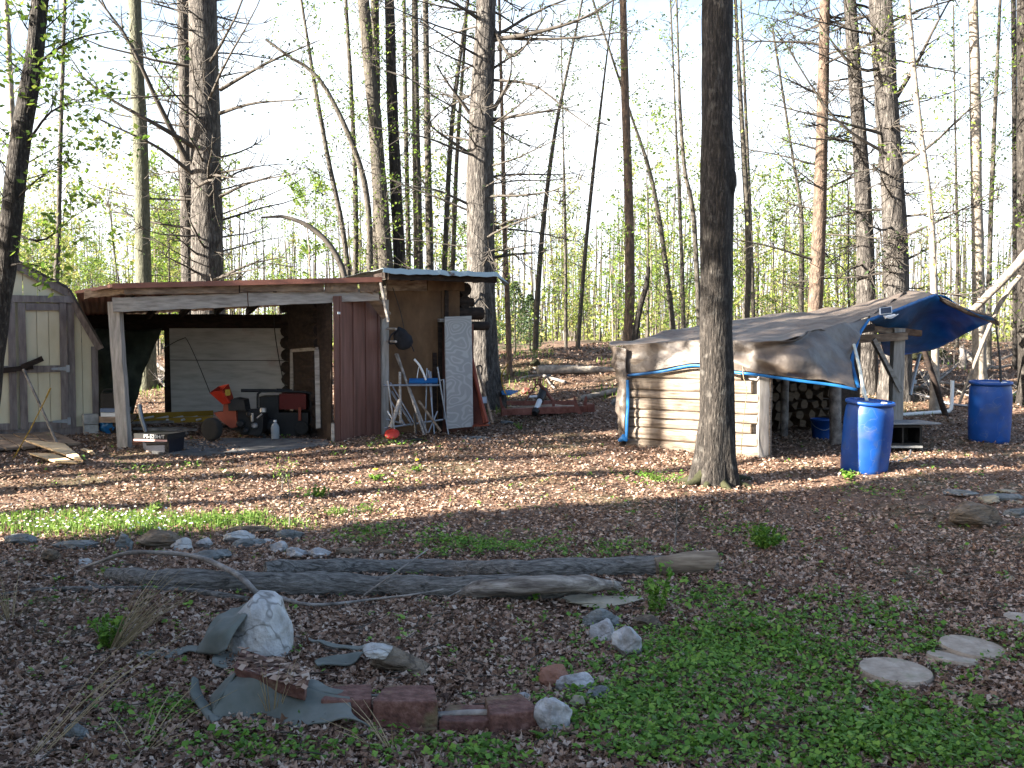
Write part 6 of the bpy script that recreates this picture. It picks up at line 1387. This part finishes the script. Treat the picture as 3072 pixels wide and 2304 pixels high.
def ribbon(pts, wdt, nm, dirv=None, off=Vector((0, -.012, 0)), N=50):
    mb = MB(); f = resample(pts, N); up_ = dirv or UP * 1
    mb.patch([[p + off for p in f], [p + off + up_ * wdt for p in f]], N, 3, 0, .006, 5, 2); return mb.build(nm, m_blue, tp, solid=.006)
ribbon(hem, .036, 'blue_hem', off=Vector((-.005, -.014, -.045)))
redge = [P(2572, 1163, 12.48), P(2556, 1110, 13.05), P(2553, 1078, 13.18), P(2563, 1043, 13.5), P(2578, 998, 13.9), P(2605, 957, 14.15)]
ribbon(redge, .045, 'blue_hem', dirv=Vector((1, -.1, .1)), off=Vector((-.01, -.012, 0)))
hem3 = [P(2610, 956, 14.15), P(2690, 927, 14.48), P(2750, 903, 15.0), P(2808, 882, 15.58)]
ribbon(hem3, .05, 'blue_hem', dirv=Vector((-.1, -.1, -1)), off=Vector((0, -.01, .01)))
mb = MB(); mb.patch([[P(2608, 960, 14.2), P(2690, 930, 14.5), P(2808, 884, 15.6), P(2895, 925, 15.2), P(2984, 958, 14.5)], [P(2630, 985, 15.5), P(2700, 990, 16.0), P(2800, 960, 16.5), P(2895, 960, 15.9), P(2984, 961, 14.55)], [P(2650, 1060, 16.9), P(2699, 1071, 17.3), P(2779, 1053, 17.3), P(2846, 1026, 17.0), P(2930, 985, 15.6), P(2984, 963, 14.6)]], 44, 22, 0, .03, 2, 3); mb.build('awning_underside', m_blue, tp, solid=.006)
mb = MB(); f = [P(2808, 881, 15.6), P(2850, 902, 15.4), P(2895, 922, 15.2), P(2945, 938, 14.9), P(2986, 955, 14.48)]; mb.patch([f, [p + Vector((.05, -.03, -.06)) for p in f], [p + Vector((.06, .02, -.11)) for p in f]], 24, 4, 0, .012, 5, 6); mb.build('awning_edge', m_tarp, tp, solid=.006)
mb = MB(); mb.patch([[P(1824, 1037, 14.3), P(1850, 1040, 14.1), P(1880, 1046, 13.98)], [P(1836, 1080, 14.25), P(1852, 1085, 14.05), P(1878, 1090, 13.97)], [P(1854, 1140, 14.2), P(1864, 1150, 14.0), P(1882, 1140, 13.95)], [P(1850, 1200, 14.2), P(1862, 1210, 13.98), P(1880, 1215, 13.94)], [P(1854, 1262, 14.2), P(1866, 1270, 13.98), P(1876, 1275, 13.93)], [P(1862, 1325, 14.1), P(1868, 1328, 13.98), P(1874, 1325, 13.93)]], 14, 44, 0, .05, 3.5, 11); mb.build('corner_drape', m_tarp, tp, solid=.006)
ribbon([P(1882, 1140, 13.9), P(1883, 1200, 13.9), P(1881, 1260, 13.9), P(1878, 1318, 13.9)], .045, 'blue_hem', dirv=Vector((1, -.6, 0)).normalized(), off=Vector((-.02, -.01, 0)), N=24)
mb = MB(); mb.tube([P(1856, 1322, 13.95), P(1870, 1312, 13.9), P(1882, 1322, 13.88)], [.02, .05, .02], 8, 0, True, .3); mb.build('blue_knot', m_blue, tp)
mb = MB(); mb.beam(onto(1868, 14.05, -.05), P(1868, 1322, 14.05), .09, .09, up=(0, 1, 0)); tag(mb.build('stake', m_dark, loc=onto(1868, 14.05)), 'dark wooden stake holding the knotted tarp corner', 'stake')
mb = MB(); mb.tube(resample([P(2228, 1100, 12.9), P(2230, 1130, 12.85), P(2240, 1170, 12.85), P(2232, 1250, 12.8), P(2224, 1340, 12.75), P(2223, 1440, 12.6)], 20), .005, 4); tag(mb.build('rope', m_straw, loc=P(2230, 1130, 12.85)), 'thin tan rope hanging from the tarp hem to the ground', 'rope')
sp = thing('solar_panel', 'small white-framed solar panel on the tarp near its blue hem', 'solar panel', P(2658, 935, 14.25))
q = [P(2640, 943, 14.2), P(2677, 939, 14.28), P(2675, 919, 14.4), P(2639, 924, 14.32)]; mb = MB(); mb.slab(q, -.015); mb.build('frame', m_wht, sp)
c_ = sum(q, Vector()) / 4; mb = MB(); mb.slab([c_ + (p - c_) * .84 + Vector((0, -.004, 0)) for p in q], -.01); ob = mb.build('glass', m_glass, sp); ob.location = Vector((0, -.004, .002))
mb = MB(); mb.tube(resample([P(2650, 948, 14.2), P(2672, 955, 14.2), P(2695, 942, 14.3)], 8), .006, 5); mb.tube([P(2655, 952, 14.2), P(2685, 946, 14.25)], .022, 8); mb.build('bracket', m_wht, sp)

# ------------------------------------------------------------------ barrels and poles
def barrel(px, d, label, tx, ty, lidz=0):
    b = onto(px, d, -.01); t = thing('barrel', label, 'barrel', b, 'blue plastic barrels')
    Mx = Matrix.Rotation(tx, 3, 'X') @ Matrix.Rotation(ty, 3, 'Y')
    mb = MB(); mb.lathe([(.255, 0), (.272, .02), (.278, .06), (.284, .2), (.288, .3), (.286, .32), (.29, .45), (.289, .6), (.285, .7), (.278, .78), (.262, .82), (.262, .835), (.285, .838), (.292, .85), (.292, .868), (.283, .878), (.268, .878), (.262, .862), (.02, .866)], b, 44, 0, Mx); mb.build('body', m_barrel, t)
    for a_, rr in ((.3, .19), (3.3, .2)):
        mb = MB(); q = b + Mx @ Vector((rr * math.cos(a_ - 1.2), rr * math.sin(a_ - 1.2), .864)); mb.lathe([(.038, 0), (.038, .015), (.03, .018), (.004, .016)], q, 14, 0, Mx); mb.build('bung', m_wht if a_ < 1 else m_barrel, t)
    return t, Mx, b
t1, M1, bb1 = barrel(2598, 12.2, 'front blue barrel standing before the woodshed with a leaning pole', R(3.5), R(3.2))
t2, M2, bb2_ = barrel(2974, 14.4, 'rear blue barrel alone in the leaves at the right, under the awning corner', R(2.5), R(-.5))
mb = MB(); q = bb1 + M1 @ Vector((-.02, .05, .86)); mb.tube([q, P(2592, 1178, 12.35), P(2578, 1100, 12.9), P(2562, 1035, 13.5)], [.02, .02, .022, .022], 10); mb.tube([P(2594, 1190, 12.32), P(2592, 1178, 12.36), P(2589, 1166, 12.42)], [.024, .03, .024], 10)
tag(mb.build('tent_pole', m_alu, loc=q), 'pale pole standing in the front barrel and holding up the tarp corner', 'pole')
mb = MB(); q = bb2_ + M2 @ Vector((.17, .05, .86)); mb.tube(resample([q, P(3000, 1090, 14.45), P(2992, 1010, 14.5), P(2984, 950, 14.52)], 12), [.02 - .0008 * i for i in range(12)], 8); tag(mb.build('tent_pole', m_black, loc=q), 'dark bent pole standing in the rear barrel under the awning tip', 'pole')
mb = MB(); mb.tube(resample([P(2760, 1062, 17.3), P(2742, 1130, 17.2), P(2731, 1185, 17.1)], 8), .03, 8); mb.tube([P(2745, 1140, 17.19), P(2742, 1152, 17.18)], .042, 8); tag(mb.build('tent_pole', m_galv, loc=P(2731, 1185, 17.1)), 'dull pole holding the far awning hem above the pale bent pipes', 'pole')
# bent pipes
def gp_(px, py, lift=.03): return G(px, py) + UP * lift
mb = MB(); a_ = gp_(2700, 1250); b_ = gp_(2835, 1240); c_ = P(2853, 1228, b_.y); dd_ = P(2857, 1142, b_.y + .05)
mb.tube(resample([a_, a_.lerp(b_, .5), b_, P(2848, 1236, b_.y) + UP * .02, c_, P(2856, 1185, b_.y + .02), dd_], 26), .035, 10); tag(mb.build('bent_pipe', m_wht, loc=b_), 'white pipe bent upright at its right end on the leaves', 'pipe')
mb = MB(); mb.tube(resample([gp_(2704, 1205), gp_(2722, 1196, .1), gp_(2790, 1205, .08), gp_(2850, 1220, .05), gp_(2908, 1223)], 20), .026, 8); tag(mb.build('bent_pipe', m_galv, loc=gp_(2790, 1205)), 'dull thin pipe curving on the leaves behind the white one', 'pipe')
tb = thing('cabinet', 'low black open cabinet with a loose glass top beside the woodshed post', 'cabinet', onto(2725, 13.6))
mb = MB(); boxat(mb, 2655, 2766, 1330, 1338, 13.5, .45); boxat(mb, 2655, 2766, 1276, 1283, 13.5, .45); boxat(mb, 2655, 2662, 1283, 1330, 13.5, .45); boxat(mb, 2706, 2711, 1283, 1330, 13.52, .43); boxat(mb, 2759, 2766, 1283, 1330, 13.5, .45); boxat(mb, 2662, 2759, 1283, 1330, 13.9, .02); mb.build('body', m_black, tb)
mb = MB(); boxat(mb, 2650, 2768, 1338, 1344, 13.46, .5); mb.build('base_board', m_conc, tb)
for px in (2660, 2758):
    mb = MB(); q = onto(px, 13.7, -.02); mb.beam(q, Vector((q.x, q.y, P(px, 1342, 13.7).z)), .06, .06, up=(0, 1, 0)); mb.build('leg', m_black, tb)
mb = MB(); z_ = P(2700, 1272, 13.5).z; A_ = P(2640, 1272, 13.4); B_ = P(2824, 1268, 13.45); mb.box8([Vector((A_.x, A_.y, z_)), Vector((B_.x, B_.y, z_)), Vector((B_.x - .1, B_.y + .5, z_)), Vector((A_.x, A_.y + .5, z_))], [Vector((A_.x, A_.y, z_ + .02)), Vector((B_.x, B_.y, z_ + .02)), Vector((B_.x - .1, B_.y + .5, z_ + .02)), Vector((A_.x, A_.y + .5, z_ + .02))]); mb.build('glass_top', m_galv, tb)
mb = MB(); mb.tube(resample([gp_(2672, 1390, .02), gp_(2705, 1385, .02), gp_(2728, 1372, .02), P(2732, 1350, 13.3)], 14), .01, 6); tag(mb.build('hose', m_galv, loc=gp_(2705, 1385)), 'thin pale hose curling on the ground under the black cabinet', 'hose')
# brush on the bank at the right
bt = [((2702, 1160), (2760, 1128), (2860, 1100)), ((2760, 1175), (2830, 1130), (2880, 1100)), ((2885, 1060), (2880, 1100)), ((2890, 1072), (2920, 1100), (2960, 1135)), ((2895, 1060), (2930, 1090), (2990, 1120)), ((2780, 1140), (2800, 1200), (2810, 1225)), ((2700, 1180), (2790, 1165), (2870, 1110)), ((3000, 1090), (3040, 1075), (3072, 1050)), ((2980, 1120), (3030, 1105), (3090, 1095)), ((2860, 1180), (2900, 1200), (2930, 1212)), ((2820, 1160), (2870, 1165), (2910, 1170)), ((2755, 1130), (2775, 1150), (2785, 1185)), ((2940, 1130), (2980, 1118), (3010, 1125)), ((3020, 1210), (3050, 1180), (3075, 1165))]
for i, pts in enumerate(bt):
    c = [gp_(x, y, .04 + .1 * rnd.random()) for x, y in pts]; mb = MB(); r_ = rnd.uniform(.018, .04) if i not in (3, 2) else .07
    f = resample(c, 9); mb.tube(f, [r_ * (1 - .07 * k) for k in range(9)], 7, 0, True, .2)
    for _ in range(6): branch(mb, f[rnd.randint(2, 7)], (rnd.uniform(-1, 1), rnd.uniform(-.6, .3), rnd.uniform(.1, .8)), rnd.uniform(.3, .8), .008, 4, 0, tl=.25, sides=3)
    tag(mb.build('dead_branch', m_dead if i not in (3,) else m_pale, loc=c[0]), 'dead branch in the brush heap on the bank between woodshed and rear barrel', 'branch', 'brush heap branches')
bt = [((400, 1148), (470, 1142), (540, 1138)), ((430, 1165), (480, 1150), (520, 1120)), ((440, 1120), (480, 1150), (500, 1175)), ((470, 1112), (500, 1128), (530, 1150))]
for i, pts in enumerate(bt):
    c = [gp_(x, y, .05 + .1 * rnd.random()) for x, y in pts]; mb = MB(); f = resample(c, 9); mb.tube(f, [.05 * (1 - .07 * k) for k in range(9)], 7, 0, True, .2)
    for _ in range(8): branch(mb, f[rnd.randint(2, 7)], (rnd.uniform(-1, 1), rnd.uniform(-.6, .3), rnd.uniform(.1, .8)), rnd.uniform(.3, .8), .008, 4, 0, tl=.25, sides=3)
    tag(mb.build('dead_branch', m_dead, loc=c[0]), 'dead branch on the slope seen through the gap beside the white panel', 'branch', 'branches behind the lean-to')
c = gp_(2700, 1065); rock(2700, 1030, 2850, 1090, m_moss, 'mossy hummock on the bank under the awning hem', name='mossy_hummock', cat='hummock', seed=88)
mb = MB(); q = gp_(2886, 1105); mb.tube([q - UP * .1, q + Vector((.02, 0, .25)), q + Vector((-.02, 0, .45))], [.09, .07, .04], 9, 0, True, .3); tag(mb.build('stump', m_dead, loc=q), 'short grey snag on the bank behind the rear barrel', 'stump')

# ------------------------------------------------------------------ unseen house and evergreens added to shape the shade, with yard trees casting streaks
hx, hy = -8.3, 6.95
def HP(u, v, z): return Vector((hx - LX * u + LY * v, hy - LY * u - LX * v, z))   # u: back towards the sun, v: towards the camera side
hs_ = thing('house', 'unseen pale sided house added left of the camera to shade the foreground', 'house', HP(4, 5, 0))  # house added out of view, turned and sized so its shadow covers the foreground
def hbox(u0, u1, v0, v1, z0, z1_):
    b_ = [HP(u0, v0, z0), HP(u1, v0, z0), HP(u1, v1, z0), HP(u0, v1, z0)]; mb.box8(b_, [Vector((p.x, p.y, z1_)) for p in b_])
mb = MB(); hbox(0, 8, 0, 11, -.2, 6.7); mb.build('wall', m_house, hs_)
mb = MB(); A_ = [HP(-.4, -.1, 6.6), HP(-.4, 11.4, 6.6), HP(4, 11.4, 9.2), HP(4, -.1, 9.2)]; mb.slab(A_, .15); B_ = [HP(8.4, 11.4, 6.6), HP(8.4, -.1, 6.6), HP(4, -.1, 9.22), HP(4, 11.4, 9.22)]; mb.slab(B_, .15); mb.build('roof', m_shing, hs_)
def yardtree(x, y, H, r_, cr, nlf, label, z0=2.5, nb=34, ls=.2):
    b = Vector((x, y, ground(x, y))); t = thing('yard_tree', label, 'tree', b); mb = MB(); pts = [b - UP * .1, b + UP * H * .5 + Vector((.1, 0, 0)), b + UP * H]; mb.tube(resample(pts, 10), [r_ * (1 - .08 * i) for i in range(10)], 10, 0, True, .1); mb.build('trunk', m_maple, t)
    cb = MB(); lp = []
    for k in range(nb):
        z = rnd.uniform(z0, H); an = rnd.uniform(0, 6.28)
        branch(cb, b + UP * z, (math.cos(an), math.sin(an), .2), cr * rnd.uniform(.5, 1.1), .03, 9, 0, tl=.9, leafpts=lp, ln=nlf)
    mats = [m_twig, m_leaf]
    if lp: cb.leaves(np.array(lp), ls, 1, up=.3)
    cb.build('crown', mats, t)
yardtree(-10.4, 9.3, 9, .20, 1.3, 1, 'slender yard tree beyond the left edge, nearest the house corner', 4.6, 24, .12)
yardtree(-12.4, 9.75, 10, .26, 1.6, 1, 'stout yard tree beyond the left edge', 4.6, 30, .12)
yardtree(-11.6, 9.6, 9, .13, 1.0, 1, 'thin yard tree beyond the left edge, between two stouter ones', 4.6, 20, .12)
def column(x, y, z0, H, r_, label):  # unseen evergreen, added with its crown shaped and placed to block the sun
    b = Vector((x, y, ground(x, y))); t = thing('added_evergreen', label, 'tree', b); mb = MB(); mb.tube([b - UP * .1, b + UP * H * .5, b + UP * H], [.16, .12, .02], 9, 0, True, .1); mb.build('trunk', m_pine, t)
    n = 16000; zz = rng.random(n); an = rng.uniform(0, 6.28, n); rr = r_ * (1.08 - .45 * zz ** 3) * np.sqrt(rng.random(n)) * (1 + .2 * np.sin(an * 3 + zz * 9))
    mb = MB(); mb.leaves(np.stack([b.x + rr * np.cos(an), b.y + rr * np.sin(an), b.z + z0 + zz * (H - z0)], 1), .22, 0, up=.2, asp=.5); mb.build('crown', m_needle, t)
column(-12.7, 12.15, 2.4, 7.2, 1.75, 'unseen dense evergreen added beyond the left edge to shade the lean-to front')
column(-11.0, 7.6, 8.4, 15.5, 1.8, 'unseen tall pine added with a high crown to shade the upper front maple')
